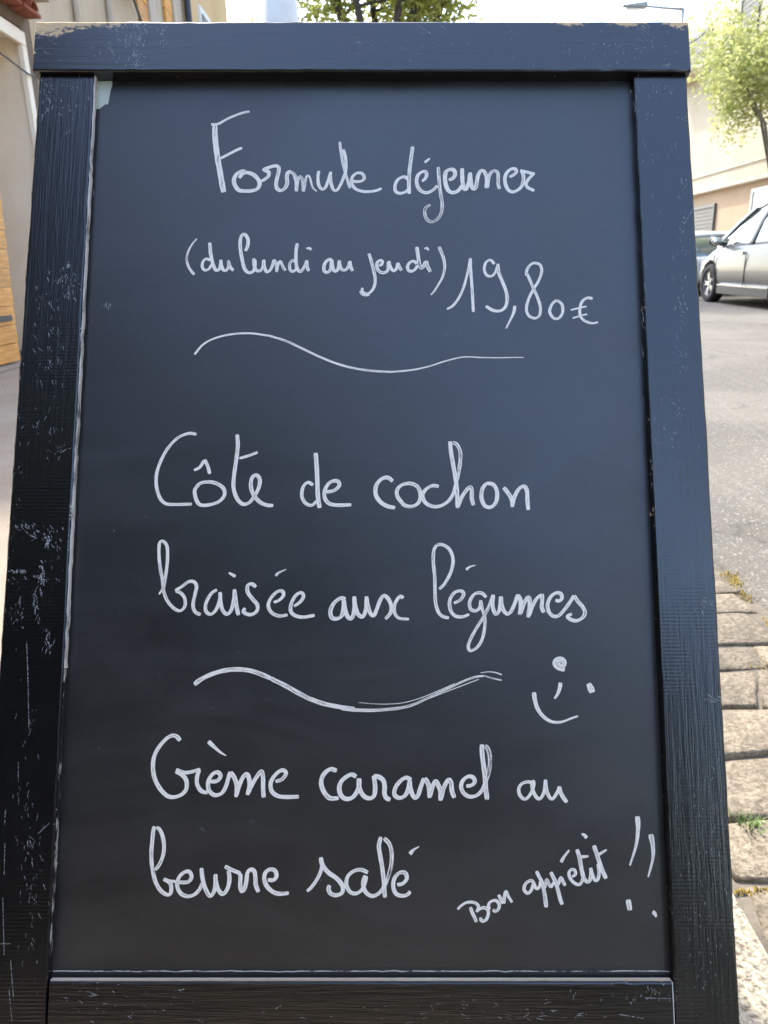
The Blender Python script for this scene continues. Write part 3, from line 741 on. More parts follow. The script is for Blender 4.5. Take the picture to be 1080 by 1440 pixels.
    for s in (-1, 1):
        bmm = bmesh.new(); bmesh.ops.create_uvsphere(bmm, u_segments=16, v_segments=10, radius=1, matrix=Matrix.Translation((s * 1.0, .93, 1.03 * hs)) @ Matrix.Diagonal((.12, .07, .085, 1)))
        mi = fin('mirror', bmm, paint, root, True)
        bmm = bmesh.new(); box(bmm, min(s * .82, s * .93), max(s * .82, s * .93), .9, .98, .955 * hs, 1.0 * hs); fin('mirror_arm', bmm, MAT['blackp'], mi)
        bmm = bmesh.new(); bmesh.ops.create_uvsphere(bmm, u_segments=14, v_segments=8, radius=1, matrix=Matrix.Translation((s * 1.0, .885, 1.02 * hs)) @ Matrix.Diagonal((.105, .035, .068, 1))); fin('mirror_glass', bmm, MAT['chrome'], mi, True)
        for yh in (.18, -.9):
            o = boxo('door_handle', (min(s * .895, s * .93), max(s * .895, s * .945), yh - .12, yh + .1, .81 * hs, .85 * hs), MAT['chrome'], root, .008)
        for ys_ in (1.13, -.03, -1.05):
            o = boxo('door_seam', (min(s * .90, s * .9125), max(s * .90, s * .9125), ys_ - .006, ys_ + .006, .32 * hs, .80 * hs), MAT['blackp'], root)
        o = boxo('sill_trim', (min(s * .86, s * .925), max(s * .86, s * .925), -.88, .88, .30 * hs, .325 * hs), MAT['chrome'], root, .004)
        o = boxo('sill', (min(s * .80, s * .915), max(s * .80, s * .915), -.9, .9, .17 * hs, .297 * hs), MAT['blackp'], root, .01)
        o = boxo('headlight', (min(s * .5, s * .76), max(s * .5, s * .76), 1.93, 2.03, .60 * hs, .72 * hs), MAT['winlight'], root, .03)
        o = boxo('tail_light', (min(s * .58, s * .80), max(s * .58, s * .80), -2.10, -1.93, .78 * hs, .95 * hs), MAT['tile'], root, .03)
    boxo('rear_window', (-.55, .55, -1.93, -1.90, 1.06 * hs, 1.1 * hs), MAT['carglass'], root)
    boxo('number_plate', (-.26, .26, -2.155, -2.13, .5 * hs, .61 * hs), MAT['white'], root, .004)
    # wheels
    for yw in (-1.33, 1.33):
        for s in (-1, 1):
            we = empty('wheel', (s * .79, yw, .32)); we.parent = root
            bt = bmesh.new(); prof = [(-.10, .20), (-.10, .30), (-.075, .32), (.075, .32), (.10, .30), (.10, .215), (.085, .205)]
            n_ = 36; Rt = [[bt.verts.new((x * s, r * cos(2 * pi * k / n_), r * sin(2 * pi * k / n_))) for k in range(n_)] for x, r in prof]
            for a, b in zip(Rt, Rt[1:]):
                for k in range(n_): bt.faces.new((a[k], a[(k + 1) % n_], b[(k + 1) % n_], b[k]))
            fin('tyre', bt, MAT['rubber'], we, True)
            br = bmesh.new()
            pr = [(.095, .22), (.085, .205), (.02, .198), (-.05, .198)]
            Rt = [[br.verts.new((x * s, r * cos(2 * pi * k / n_), r * sin(2 * pi * k / n_))) for k in range(n_)] for x, r in pr]
            for a, b in zip(Rt, Rt[1:]):
                for k in range(n_): br.faces.new((a[k], a[(k + 1) % n_], b[(k + 1) % n_], b[k]))
            for k in range(5):
                for dd in (-.16, .16):
                    a = 2 * pi * k / 5 + dd; d = Vector((0, cos(a), sin(a))); e = Vector((0, -sin(a), cos(a)))
                    a2 = 2 * pi * k / 5 + dd * .9
                    pts = [d * .03 + e * .018, d * .03 - e * .018, d * .20 - e * .014, d * .20 + e * .014]
                    f0 = [br.verts.new((s * .075, p.y, p.z)) for p in pts]; f1 = [br.verts.new((s * .045, p.y, p.z)) for p in pts]
                    br.faces.new(f0); br.faces.new(f1[::-1])
                    for q in range(4): br.faces.new((f0[q], f0[(q + 1) % 4], f1[(q + 1) % 4], f1[q]))
            bmesh.ops.create_cone(br, cap_ends=True, segments=16, radius1=.05, radius2=.04, depth=.05, matrix=Matrix.Translation((s * .062, 0, 0)) @ Matrix.Rotation(pi / 2 * s, 4, 'Y'))
            fin('rim', br, MAT['alloy'], we)
            bk_ = bmesh.new(); bmesh.ops.create_cone(bk_, cap_ends=True, segments=24, radius1=.195, radius2=.195, depth=.02, matrix=Matrix.Translation((s * -.01, 0, 0)) @ Matrix.Rotation(pi / 2, 4, 'Y')); fin('brake_disc', bk_, MAT['blackp'], we)
    return root
cy = 12.45
car('parked_car', (6.77, cy, gz(cy) - .10), MAT['silver'], 'silver grey family car parked at the far kerb, side on')
cy = 17.6
car('parked_car', (6.95, cy, gz(cy) - .10), MAT['whitecar'], 'white car parked just beyond the silver car', .78)

# ================================================================== MENU BOARD
UB = Vector((0, .992, -.1266)).normalized(); NB = Vector((1, 0, 0)).cross(UB)      # camera space axes of the board
DTOP = .743
O_CAM = Vector((0, (720 - 103) / FOC * DTOP, -DTOP))
def cam2w(v): return CX * v.x + CU * v.y + CB * v.z
OW = CAMPOS + cam2w(O_CAM); UW = cam2w(UB); NW = cam2w(NB); XW = cam2w(Vector((1, 0, 0)))
bf = -OW.z / UW.z                                    # slide down the board's axis to the pavement
BASE = OW + UW * bf
menu = empty('menu_board')
menu.matrix_world = Matrix(((XW.x, UW.x, NW.x, BASE.x), (XW.y, UW.y, NW.y, BASE.y), (XW.z, UW.z, NW.z, BASE.z), (0, 0, 0, 1)))
tag(menu, 'black wooden pavement menu board covered with white handwritten French menu', 'menu board')
def AB(px, py, n=0.0):
    """board coordinates (a across, b up from the foot) of a sight line, on the plane n in front of the frame face"""
    r = Vector(((px - 540) / FOC, (720 - py) / FOC, -1)); o = O_CAM + NB * n
    t = o.dot(NB) / r.dot(NB); p = r * t - o
    return p.x, p.dot(UB) - bf
PN = -.0092
# frame timbers
a0, bt_ = AB(49.5, 30, .006); a1, _ = AB(968.5, 30, .006); _, bb = AB(500, 99.5, .006)
tr_ext = (a0, a1, bb, bt_)
lo = AB(55.5, 109)[0]; li = AB(131.8, 109)[0]; lo2 = AB(.9, 920)[0]; li2 = AB(66.5, 1373)[0]
ri = AB(890.8, 101)[0]; ro = AB(965.5, 101)[0]; ri2 = AB(948.5, 1377)[0]; ro2 = AB(1041.8, 1440)[0]
bst = AB(500, 104.5)[1]; bbr = AB(500, 1382)[1]; bpan = AB(500, 108, PN)[1]
def xt(v0, v1, py0, py1):            # carry an edge measured between two heights on down to the foot
    b0, b1 = AB(500, py0)[1], AB(500, py1)[1]
    return v0 + (v1 - v0) * b0 / (b0 - b1)
loF = xt(lo, lo2, 109, 920); liF = xt(li, li2, 102, 1373); riF = xt(ri, ri2, 101, 1377); roF = xt(ro, ro2, 101, 1440)
def footb(a): return -(a * XW.z) / UW.z
def timber(name, x0, x1, y0, y1, z0, z1, mat, x0b=None, x1b=None, jag=.0004, y0b=None):
    """long plank with softened, slightly ragged edges; x0b/x1b give the low end"""
    x0b = x0 if x0b is None else x0b; x1b = x1 if x1b is None else x1b
    bm = bmesh.new(); n = 60; rings = []
    rb_ = .0016
    vert = (y1 - y0) > (x1 - x0)
    TT = [0, .0015, .005] + [q / n for q in range(1, n)] + [.995, .9985, 1]
    for i, t in enumerate(TT):
        if vert: lo_, hi_ = x0b + (x0 - x0b) * t, x1b + (x1 - x1b) * t; pos = y0 + (y1 - y0) * t
        else: lo_, hi_ = y0, y1; pos = x0 + (x1 - x0) * t
        lo_ += random.gauss(0, jag * .5); hi_ += random.gauss(0, jag * .5)
        sec = [(lo_ + rb_, z1), (lo_ + rb_ * .3, z1 - rb_ * .3), (lo_, z1 - rb_), (lo_, z0), (hi_, z0), (hi_, z1 - rb_), (hi_ - rb_ * .3, z1 - rb_ * .3), (hi_ - rb_, z1)]
        if t in (0, 1):
            sec = [(p, z if z < z1 - rb_ * 1.01 else z - rb_ * .8) for p, z in sec]
        rings.append([bm.verts.new((p, pos, z) if vert else (pos, p, z)) for p, z in sec])
    for a, b in zip(rings, rings[1:]):
        for k in range(8): bm.faces.new((a[k], a[(k + 1) % 8], b[(k + 1) % 8], b[k]))
    bm.faces.new(rings[0][::-1]); bm.faces.new(rings[-1])
    return fin(name, bm, mat, menu)
TH = .024
trl = timber('top_rail', a0, a1, bb, bt_, .006 - TH, .006, mat_timber('paint_top_rail', tr_ext, False, wear=.55, noedge=True, corner=((a0 + .006, bt_ - .001, .072), (a0 + .035, bt_ + .001, .05), (a1 - .004, bt_ + .001, .046), (a1 - .06, bt_ + .003, .04), (a0 + .07, bt_ + .003, .045), (a0 - .001, bb + .02, .008), (a1 - .12, bt_ + .003, .04))))
lst = timber('stile', lo, li, footb((lo + li) / 2), bst, -TH, 0, mat_timber('paint_left_stile', (min(lo, lo2), li, -1, bst), True, raw=(.60, .56, .48), wear=.40, wave=True), loF, liF)
rst = timber('stile', ri, ro, footb((ri + ro) / 2), bst, -TH, 0, mat_timber('paint_right_stile', (ri, max(ro, ro2), -1, bst), True, raw=(.50, .38, .26), wear=.42, wave=True), riF, roF)
lst['label'] = 'left upright, scuffed and near black'; rst['label'] = 'right upright, blue-black with chipped outer edge'
lowb = bbr - .092
brl = timber('bottom_rail', li2 + .0012, ri2 - .0012, lowb, bbr, -TH + .001, -.0008, mat_timber('paint_bottom_rail', (li2, ri2, lowb, bbr), False, raw=(.55, .52, .46), wear=.3))
# panel
pan = boxo('writing_panel', (li - .02, ri + .035, bbr - .03, bpan + .02, PN - .004, PN), MAT['panel'], menu)
# worn inner edges and the pale ledge
def edge_strip(name, p0, p1, wd, z0, z1, mat, jag=.0003):
    bm = bmesh.new(); n = 90; prev = None; d = Vector((p1[0] - p0[0], p1[1] - p0[1])); L = d.length; d /= L; q = Vector((-d.y, d.x))
    for i in range(n + 1):
        t = i / n; c = Vector(p0) + d * (L * t); w_ = wd * (1 + (.25 if jag > .00015 else .05) * random.uniform(-1, 1)); j = random.gauss(0, jag)
        row = [bm.verts.new((*(c + q * (j)), z1)), bm.verts.new((*(c + q * (w_ + j)), z1)), bm.verts.new((*(c + q * (w_ + j)), z0)), bm.verts.new((*(c + q * j), z0))]
        if prev:
            for k in range(4): bm.faces.new((prev[k], prev[(k + 1) % 4], row[(k + 1) % 4], row[k]))
        else: bm.faces.new(row)
        prev = row
    bm.faces.new(prev[::-1]); return fin(name, bm, mat, menu)
ey_ = AB(84, 940)[1]; ex_ = li + (li2 - li) * (bst - ey_) / (bst - AB(66.5, 1373)[1])
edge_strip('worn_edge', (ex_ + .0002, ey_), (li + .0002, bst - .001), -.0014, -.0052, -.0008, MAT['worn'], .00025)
edge_strip('worn_edge', (li2 + .0002, bbr + .02), (ex_ + .0002, ey_ - .001), -.0008, -.0052, -.0016, MAT['rubbed'], .0001)
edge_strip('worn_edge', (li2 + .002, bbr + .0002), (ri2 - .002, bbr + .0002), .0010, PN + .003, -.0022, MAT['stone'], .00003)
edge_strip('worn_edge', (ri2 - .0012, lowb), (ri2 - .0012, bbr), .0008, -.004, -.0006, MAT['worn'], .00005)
loB = lo + (loF - lo) * .92; roB = ro + (roF - ro) * .92; b92 = bst * .08
edge_strip('worn_edge', (loB - .0002, b92), (lo - .0002, bst - .004), .0007, -.012, -.0019, MAT['tanedge'], .0003)
edge_strip('worn_edge', (roB - .0006, b92), (ro - .0006, bst - .004), .0007, -.012, -.0015, MAT['tanedge'], .0003)
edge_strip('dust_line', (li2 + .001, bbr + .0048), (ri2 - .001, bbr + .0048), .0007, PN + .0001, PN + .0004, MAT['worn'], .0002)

# rear frame of the A-board and hinges
rf = empty('rear_frame'); rf.parent = menu
hb = bt_ - .02
# direction from hinge to the rear foot, in board space
hinge_w = BASE + UW * hb + NW * (-TH - .004)
dyw = .62
foot_w = Vector((hinge_w.x + .012, hinge_w.y + .03, 0))
rot = menu.matrix_world.inverted()
hl = rot @ hinge_w; fl_ = rot @ foot_w; ddir = (fl_ - hl); Lr = ddir.length; ddir.normalize()
nrm = Vector((1, 0, 0)).cross(ddir).normalized(); xx = ddir.cross(nrm).normalized()
rf.matrix_local = Matrix(((xx.x, ddir.x, nrm.x, hl.x), (xx.y, ddir.y, nrm.y, hl.y), (xx.z, ddir.z, nrm.z, hl.z), (0, 0, 0, 1)))
pm = MAT['blackp']
boxo('stile', (-.23, -.18, 0.01, Lr, -.01, .01), pm, rf, .002); boxo('stile', (.18, .23, 0.01, Lr, -.01, .01), pm, rf, .002)
boxo('rail', (-.179, .179, .012, .07, -.009, .009), pm, rf, .002); boxo('rail', (-.179, .179, Lr - .2, Lr - .12, -.009, .009), pm, rf, .002)
boxo('panel', (-.179, .179, .072, Lr - .202, -.003, .003), pm, rf)

# ------------------------------------------------------------------ handwriting
LAY = [0]
def ribbon(bm, uvl, dl, pts, dry, n0, end=1.0):
    """pts: (a, b, width) in board metres"""
    LAY[0] += 1
    z = n0 + .00004 * (LAY[0] % 12) + .00010
    L = 0; prev = None; N = len(pts); off = LAY[0] * 1.37
    for i, (x, y, wd) in enumerate(pts):
        q0 = pts[max(i - 1, 0)]; q1 = pts[min(i + 1, N - 1)]
        dx, dy = q1[0] - q0[0], q1[1] - q0[1]; l = math.hypot(dx, dy) or 1e-9; nx, ny = -dy / l, dx / l
        if i: L += math.hypot(x - pts[i - 1][0], y - pts[i - 1][1])
        wob = 1 + .03 * sin(L * 500 + off) + random.uniform(-.02, .02)
        h = wd * .5 * wob
        row = []
        for u in (-1, -.5, 0, .5, 1): row.append(bm.verts.new((x + nx * h * u, y + ny * h * u, z)))
        for v in row: v[dl] = max(0, dry + .25 * sin(L * 60 + off * 2.2) * .5)
        cur = (row, L)
        if prev:
            for k in range(4):
                f = bm.faces.new((prev[0][k], prev[0][k + 1], row[k + 1], row[k]))
                for lp_, (u, vv) in zip(f.loops, ((k / 4, prev[1]), ((k + 1) / 4, prev[1]), ((k + 1) / 4, L), (k / 4, L))):
                    lp_[uvl].uv = (u * .999 + int(off), vv * 10)
        prev = cur
def word(label, x0, y0, s, strokes, name='handwritten_word', plane=None, mat=None, parent=None):
    n0 = PN if plane is None else plane
    bm = bmesh.new(); uvl = bm.loops.layers.uv.new('UVMap'); dl = bm.verts.layers.float.new('dry')
    for st in strokes:
        wpx, dry, pts = st
        w0, w1 = wpx if isinstance(wpx, tuple) else (wpx, wpx)
        n = len(pts)
        P3 = [(x0 + p[0] / s, y0 + p[1] / s, w0 + (w1 - w0) * i / max(1, n - 1)) for i, p in enumerate(pts)]
        sm = crom(P3, 1.6); out = []
        T = len(sm)
        cum = [0]
        for i in range(1, T): cum.append(cum[-1] + math.hypot(sm[i][0] - sm[i - 1][0], sm[i][1] - sm[i - 1][1]))
        for i, (px, py, wp) in enumerate(sm):
            d = min(cum[i], cum[-1] - cum[i]); ef = min(1, .76 + .24 * d / max(.5, wp * .45))
            # a chisel nib: fuller on downstrokes, thinner on rising ones
            q0 = sm[max(i - 1, 0)]; q1 = sm[min(i + 1, T - 1)]
            th = math.atan2(q1[1] - q0[1], q1[0] - q0[0]); nib = .84 + .24 * abs(sin(th - radians(-28)))
            a, b = AB(px, py, n0); zz = (O_CAM.z + (py - 720) * .00009)
            out.append((a, b, .90 * wp * ef * nib * abs(DTOP - (py - 103) / 1337 * .104) / FOC))
        ribbon(bm, uvl, dl, out, dry, n0)
    me = bpy.data.meshes.new(name); bm.to_mesh(me); bm.free()
    o = link(name, me, mat or MAT['ink'], parent or pan)
    if label: o['label'] = label
    return o
X9, X8 = 9.0, 8.31
def T(pts, x0, y0, s, X0, Y0, S2):       # re-express points of one tracing window in another
    return [((x0 + p[0] / s - X0) * S2, (y0 + p[1] / s - Y0) * S2) for p in pts]
A = (240, 130, 3.6); O = (330, 190, 8.31)
t = lambda pts: T(pts, *O, *A)
word('the word Formule', *A, [
    (8.2, .15, [(224, 168), (224, 210), (229, 270), (238, 335), (248, 390), (258, 450), (269, 506)]),
    ((5, 4), 0, [(205, 163), (240, 160), (290, 133), (340, 112), (372, 102), (400, 97)]),
    (5.2, 0, [(246, 338), (290, 315), (340, 290), (362, 281)]),
    (6.2, 0, t([(55, 505), (90, 455), (150, 440), (220, 465), (275, 520), (292, 575), (265, 630), (200, 652), (120, 655), (50, 645), (5, 590), (-8, 520), (25, 455), (80, 425), (130, 425)])),
    (5.8, 0, t([(312, 540), (350, 520), (395, 480), (395, 430), (340, 405), (400, 380), (470, 362), (520, 368)])),
    (5.8, .15, t([(518, 368), (515, 430), (495, 510), (485, 580), (500, 630), (540, 650), (590, 620), (615, 560), (610, 490), (625, 435), (660, 425)])),
    (5.2, .45, t([(640, 430), (690, 455), (715, 520), (722, 600), (722, 660)])),
    (4.4, .5, t([(722, 655), (735, 560), (750, 495), (775, 490), (795, 540), (800, 610), (805, 665)])),
    ((4.2, 2.5), .4, t([(805, 660), (820, 580), (835, 500), (855, 475), (880, 500), (895, 560), (915, 620), (960, 660)])),
    (4.8, .05, [(751, 398), (746, 430), (750, 470), (768, 492), (785, 480), (800, 440), (812, 402)]),
    (4.8, .1, [(808, 415), (812, 460), (825, 495), (842, 497), (862, 465), (878, 425), (886, 400), (886, 340), (874, 290)]),
    ((4, 4), .25, [(856, 250), (862, 300), (872, 360), (885, 410), (898, 455), (909, 486)]),
    (4.8, .05, [(914, 446), (940, 452), (970, 447), (980, 432), (970, 412), (945, 408), (922, 425), (915, 455), (932, 485), (965, 500), (1010, 502), (1045, 496), (1068, 486)])])
B = (540, 190, 9.0); O = (640, 220, 8.31)
t = lambda pts: T(pts, *O, *B)
word('the word dejeuner with an accent', *B, [
    (5, .1, [(300, 570), (285, 540), (240, 530), (180, 560), (145, 620), (140, 690), (165, 728), (215, 738), (270, 720), (300, 690)]),
    (5.6, .35, [(362, 145), (352, 230), (338, 330), (325, 430), (318, 530), (315, 640), (318, 745)]),
    (5.4, .25, [(480, 585), (515, 560), (540, 510), (525, 465), (480, 468), (430, 510), (412, 580), (425, 650), (465, 705), (530, 732), (600, 710), (640, 680), (675, 640)]),
    ((5.4, 3.5), 0, [(512, 350), (545, 325), (580, 297)]),
    (5, .65, [(688, 405), (690, 480), (697, 570), (705, 660), (718, 760), (735, 850), (733, 940), (710, 1020), (660, 1080), (600, 1100), (545, 1070), (518, 1010), (520, 940), (550, 905), (590, 885)]),
    (6.2, 0, [(820, 570), (870, 550), (900, 500), (885, 448), (840, 437), (790, 460), (772, 520), (778, 610), (805, 690), (850, 728), (910, 722), (955, 690), (985, 640)]),
    (6, 0, t([(82, 140), (82, 220), (88, 310), (105, 375), (125, 390), (145, 350), (165, 280), (172, 200)])),
    (6, .1, t([(176, 190), (180, 270), (192, 350), (218, 385), (242, 360), (255, 290), (270, 220), (300, 165)])),
    (5.4, .25, t([(295, 165), (335, 175), (362, 230), (368, 300), (360, 375)])),
    (5, .3, t([(378, 370), (387, 290), (402, 220), (432, 180), (470, 172), (498, 200), (503, 270), (503, 330), (518, 385)])),
    (5.4, .15, t([(635, 240), (680, 218), (715, 180), (700, 145), (650, 150), (605, 190), (582, 250), (590, 330), (620, 390), (665, 415), (720, 400), (765, 365), (792, 310), (800, 240), (785, 185), (765, 165)])),
    (5, .05, t([(760, 165), (820, 180), (880, 195), (932, 205)])),
    (5, .2, t([(920, 210), (880, 240), (842, 290), (828, 330), (850, 365), (890, 385), (925, 402)]))])
word('the words du lundi after an opening bracket', 240, 320, 5.4, [
    ((2.5, 4.4), .2, [(200, 85), (165, 125), (135, 180), (122, 240), (135, 295), (160, 335), (180, 358)]),
    (4.4, 0, [(300, 250), (270, 238), (245, 262), (241, 300), (260, 325), (290, 315), (312, 280)]),
    (5.2, 0, [(297, 115), (302, 180), (312, 240), (325, 290), (345, 325), (368, 320), (380, 285), (382, 245)]),
    (4.6, 0, [(382, 250), (387, 290), (402, 325), (425, 325), (440, 295), (440, 255), (447, 285), (460, 310), (477, 328)]),
    (5.2, 0, [(568, 180), (585, 140), (588, 92), (565, 54), (540, 62), (528, 110), (532, 180), (545, 250), (560, 310), (590, 343), (625, 335), (640, 300), (640, 245)]),
    (4.8, .15, [(632, 235), (634, 285), (652, 325), (680, 330), (700, 300), (708, 245)]),
    (4.8, .15, [(708, 245), (712, 300), (730, 338), (755, 325), (775, 285), (785, 245)]),
    (4.2, .3, [(785, 245), (803, 280), (806, 340)]),
    (4.2, .3, [(806, 335), (815, 285), (832, 257), (845, 280), (858, 310), (875, 328)]),
    (4.4, .25, [(950, 262), (925, 250), (905, 275), (905, 315), (925, 335), (950, 320), (962, 290)]),
    (5, .2, [(962, 120), (952, 180), (952, 250), (960, 310), (985, 335), (1005, 315), (1022, 285), (1035, 248)]),
    (4.8, .15, [(1033, 250), (1037, 290), (1047, 332)]),
    ((3, 5), 0, [(1030, 160), (1052, 157), (1068, 170)])])
word('the word au in the second line', 450, 360, 12, [
    (5.2, .15, [(200, 65), (155, 60), (100, 100), (68, 170), (70, 245), (105, 278), (150, 265), (182, 215), (192, 130), (195, 70)]),
    (5.2, .1, [(198, 60), (205, 140), (222, 220), (250, 258), (288, 248), (315, 190), (325, 80)]),
    (5, .15, [(325, 75), (332, 150), (360, 220), (410, 243), (458, 215), (488, 160), (498, 95)]),
    (4.8, .15, [(505, 85), (515, 160), (532, 215), (552, 258)])])
J = (520, 340, 9.0)
t = lambda pts: T(pts, 450, 360, 12, *J)
word('the word jeudi and a closing bracket', *J, [
    (4.6, .25, t([(823, -40), (848, 30), (878, 140), (908, 260), (930, 370), (925, 480), (890, 570), (830, 628), (765, 640), (712, 600), (718, 540)])),
    (2.5, .5, t([(672, 595), (700, 645), (760, 672), (840, 665)])),
    (5, .15, [(120, 308), (150, 290), (158, 250), (130, 238), (97, 262), (90, 320), (112, 370), (160, 395), (210, 383), (232, 345), (235, 255)]),
    (4.8, .2, [(242, 245), (252, 300), (277, 350), (305, 372), (333, 350), (348, 310), (352, 270)]),
    (4.8, .25, [(355, 265), (376, 320), (402, 365)]),
    (4.8, .2, [(595, 280), (560, 248), (510, 260), (478, 310), (488, 360), (530, 375), (578, 345), (602, 300)]),
    (5.4, .4, [(595, 65), (605, 130), (615, 210), (627, 290), (652, 335), (680, 310), (705, 250)]),
    (5.2, .3, [(713, 240), (725, 300), (745, 340), (767, 382)]),
    (3.6, .3, [(692, 92), (722, 78), (742, 112)]),
    ((5.4, 2.6), .4, [(875, 65), (905, 130), (933, 210), (947, 290), (942, 370), (915, 460), (870, 540), (820, 620), (772, 675)])])
word('the price 19,80 euros', 610, 340, 4.32, [
    ((4.6, 3.4), 0, [(80, 410), (115, 390), (150, 345), (180, 280), (200, 210), (213, 150), (220, 102)]),
    (4.4, .2, [(222, 100), (224, 170), (230, 250), (235, 330), (240, 428)]),
    (4.2, .1, [(368, 137), (345, 112), (318, 125), (306, 165), (320, 203), (350, 210), (375, 185), (387, 145)]),
    (5, .15, [(388, 135), (395, 190), (415, 240), (438, 300), (445, 350), (435, 395), (405, 420), (360, 418), (315, 392)]),
    ((5.4, 2.6), 0, [(492, 390), (485, 430), (465, 475), (438, 528)]),
    (4.4, .15, [(560, 208), (568, 165), (600, 133), (640, 138), (655, 175), (640, 230), (605, 290), (575, 350), (562, 410), (577, 450), (615, 466), (643, 445), (645, 390), (627, 335), (600, 275), (575, 215), (562, 192)]),
    (4.4, .15, [(745, 354), (718, 380), (704, 425), (727, 463), (758, 465), (782, 430), (778, 380), (745, 354)]),
    ((5, 3.6), .1, [(965, 345), (930, 342), (900, 365), (887, 410), (892, 455), (920, 482), (960, 495), (998, 490)]),
    (3.2, 0, [(832, 415), (880, 403), (928, 393)]), (3.2, 0, [(843, 465), (890, 450), (932, 440)])])
word('wavy line under the price', 250, 440, 2.118, [((3.6, 3.2), .05, [(50, 124), (75, 95), (110, 76), (160, 64), (215, 61), (270, 68)]),
    ((3.4, 3.4), .25, [(268, 67), (320, 83), (370, 106), (420, 130), (470, 150), (520, 164), (580, 173), (640, 176)]),
    ((3.2, 1.2), .2, [(638, 176), (700, 170), (750, 159), (800, 143), (850, 132), (900, 133), (950, 134), (1000, 133), (1030, 133)])], 'divider_line')
D = (190, 580, 3.375)
word('the word Cote with a circumflex', *D, [
    (5, .12, [(292, 104), (255, 100), (205, 120), (160, 165), (125, 225), (103, 290), (102, 350), (118, 405), (147, 433), (200, 437), (270, 435)]),
    (5.6, .1, [(305, 342), (285, 365), (285, 395), (296, 425), (314, 440), (355, 438), (400, 422), (425, 390), (415, 355), (370, 332), (320, 333), (290, 350)]),
    (5.2, 0, [(280, 275), (308, 260), (328, 228)]), (5, 0, [(330, 224), (345, 255), (355, 292)]),
    (5.8, .08, [(485, 105), (488, 160), (480, 230), (470, 300), (468, 360), (485, 410), (512, 435), (542, 428), (568, 395), (588, 355), (592, 318), (575, 297), (555, 312), (550, 350), (562, 390), (592, 425), (625, 440), (656, 442)]),
    (4.8, .05, [(495, 218), (540, 205), (582, 189)])])
word('the word de', *D, [
    (5.2, .05, [(845, 345), (820, 332), (797, 355), (792, 400), (812, 433), (840, 440), (862, 420)]),
    (6.4, .15, [(857, 192), (862, 260), (865, 330), (868, 400), (876, 454)]),
    (5.8, .1, [(905, 378), (945, 370), (970, 345), (958, 325), (925, 332), (902, 365), (900, 405), (922, 433), (965, 440), (1026, 438)])])
word('the word cochon', 500, 600, 3.857, [
    (6.2, .05, [(202, 297), (175, 276), (140, 285), (112, 320), (110, 370), (137, 410), (175, 432), (215, 440)]),
    (5.8, .15, [(258, 420), (228, 380), (225, 345), (250, 317), (295, 308), (335, 325), (352, 365), (343, 410), (310, 432), (275, 430), (250, 415)]),
    (5.6, .15, [(452, 325), (420, 320), (385, 337), (364, 370), (377, 410), (415, 432), (460, 430), (505, 402), (533, 355), (550, 285)]),
    ((5.6, 5.2), .5, [(550, 290), (565, 210), (568, 140), (550, 98), (525, 85)]),
    (6.0, .15, [(512, 80), (518, 140), (530, 210), (542, 280), (550, 350), (553, 442)]),
    (6, .25, [(555, 435), (572, 390), (597, 350), (620, 327), (630, 345), (630, 390), (640, 427)]),
    (6, .1, [(710, 307), (687, 340), (683, 390), (702, 430), (735, 436), (763, 405), (766, 350), (745, 314), (708, 307)]),
    (6, .15, [(803, 330), (830, 365), (848, 400), (850, 437)]),
    (6, .1, [(850, 430), (862, 380), (887, 337), (915, 324), (930, 350), (932, 400), (937, 452)])])
word('the word braisee with an accent', 200, 740, 4.154, [
    (3, .2, [(98, 398), (120, 362), (124, 340)]),
    (4.8, .15, [(120, 390), (128, 340), (140, 270), (148, 190), (145, 118), (122, 88), (102, 98), (98, 160), (105, 240), (118, 310), (126, 380), (150, 440), (190, 483), (225, 493), (250, 465), (248, 420), (225, 390), (195, 378)]),
    (5.2, .1, [(193, 376), (235, 350), (270, 325), (300, 324), (318, 350), (308, 400), (297, 460), (310, 500), (342, 517)]),
    (5.2, .08, [(437, 370), (402, 395), (373, 450), (372, 495), (400, 514), (430, 490), (450, 440), (459, 390)]),
    (5.6, .08, [(455, 385), (458, 440), (470, 490), (495, 513), (520, 490), (535, 430), (540, 372)]),
    (5.8, .1, [(538, 368), (546, 430), (554, 480), (562, 520)]),
    ((3, 5), 0, [(506, 272), (525, 282), (545, 294)]),
    (5.6, .05, [(665, 355), (640, 337), (617, 347), (617, 385), (645, 425), (673, 460), (668, 498), (630, 517), (592, 500), (602, 478)]),
    (5.2, .1, [(768, 445), (800, 432), (825, 405), (820, 380), (790, 382), (752, 420), (737, 465), (757, 505), (800, 524), (850, 518)]),
    (5.4, .1, [(887, 468), (925, 440), (943, 408), (928, 388), (897, 405), (872, 450), (868, 495), (892, 521), (940, 531), (1008, 520)]),
    ((5.6, 1.6), 0, [(780, 290), (797, 272), (842, 252)])])
word('the word aux', 440, 740, 5.4, [
    (6.2, .15, [(250, 552), (210, 547), (162, 582), (134, 640), (142, 692), (180, 703), (218, 680), (233, 620), (235, 552)]),
    (6.2, .08, [(233, 552), (243, 620), (260, 680), (288, 703), (308, 670), (316, 600), (314, 532)]),
    (6.2, .1, [(314, 532), (320, 600), (342, 665), (375, 688), (398, 650), (407, 590), (408, 532)]),
    (5.8, .15, [(408, 535), (416, 600), (438, 663), (463, 678), (485, 630), (512, 560), (540, 527), (575, 555), (596, 610), (588, 660), (550, 705)]),
    ((6, 4.2), .1, [(686, 547), (665, 532), (637, 560), (618, 610), (623, 663), (655, 698), (730, 706)])])
G = (590, 740, 4.154); O = (680, 820, 6.75)
t = lambda pts: T(pts, *O, *G)
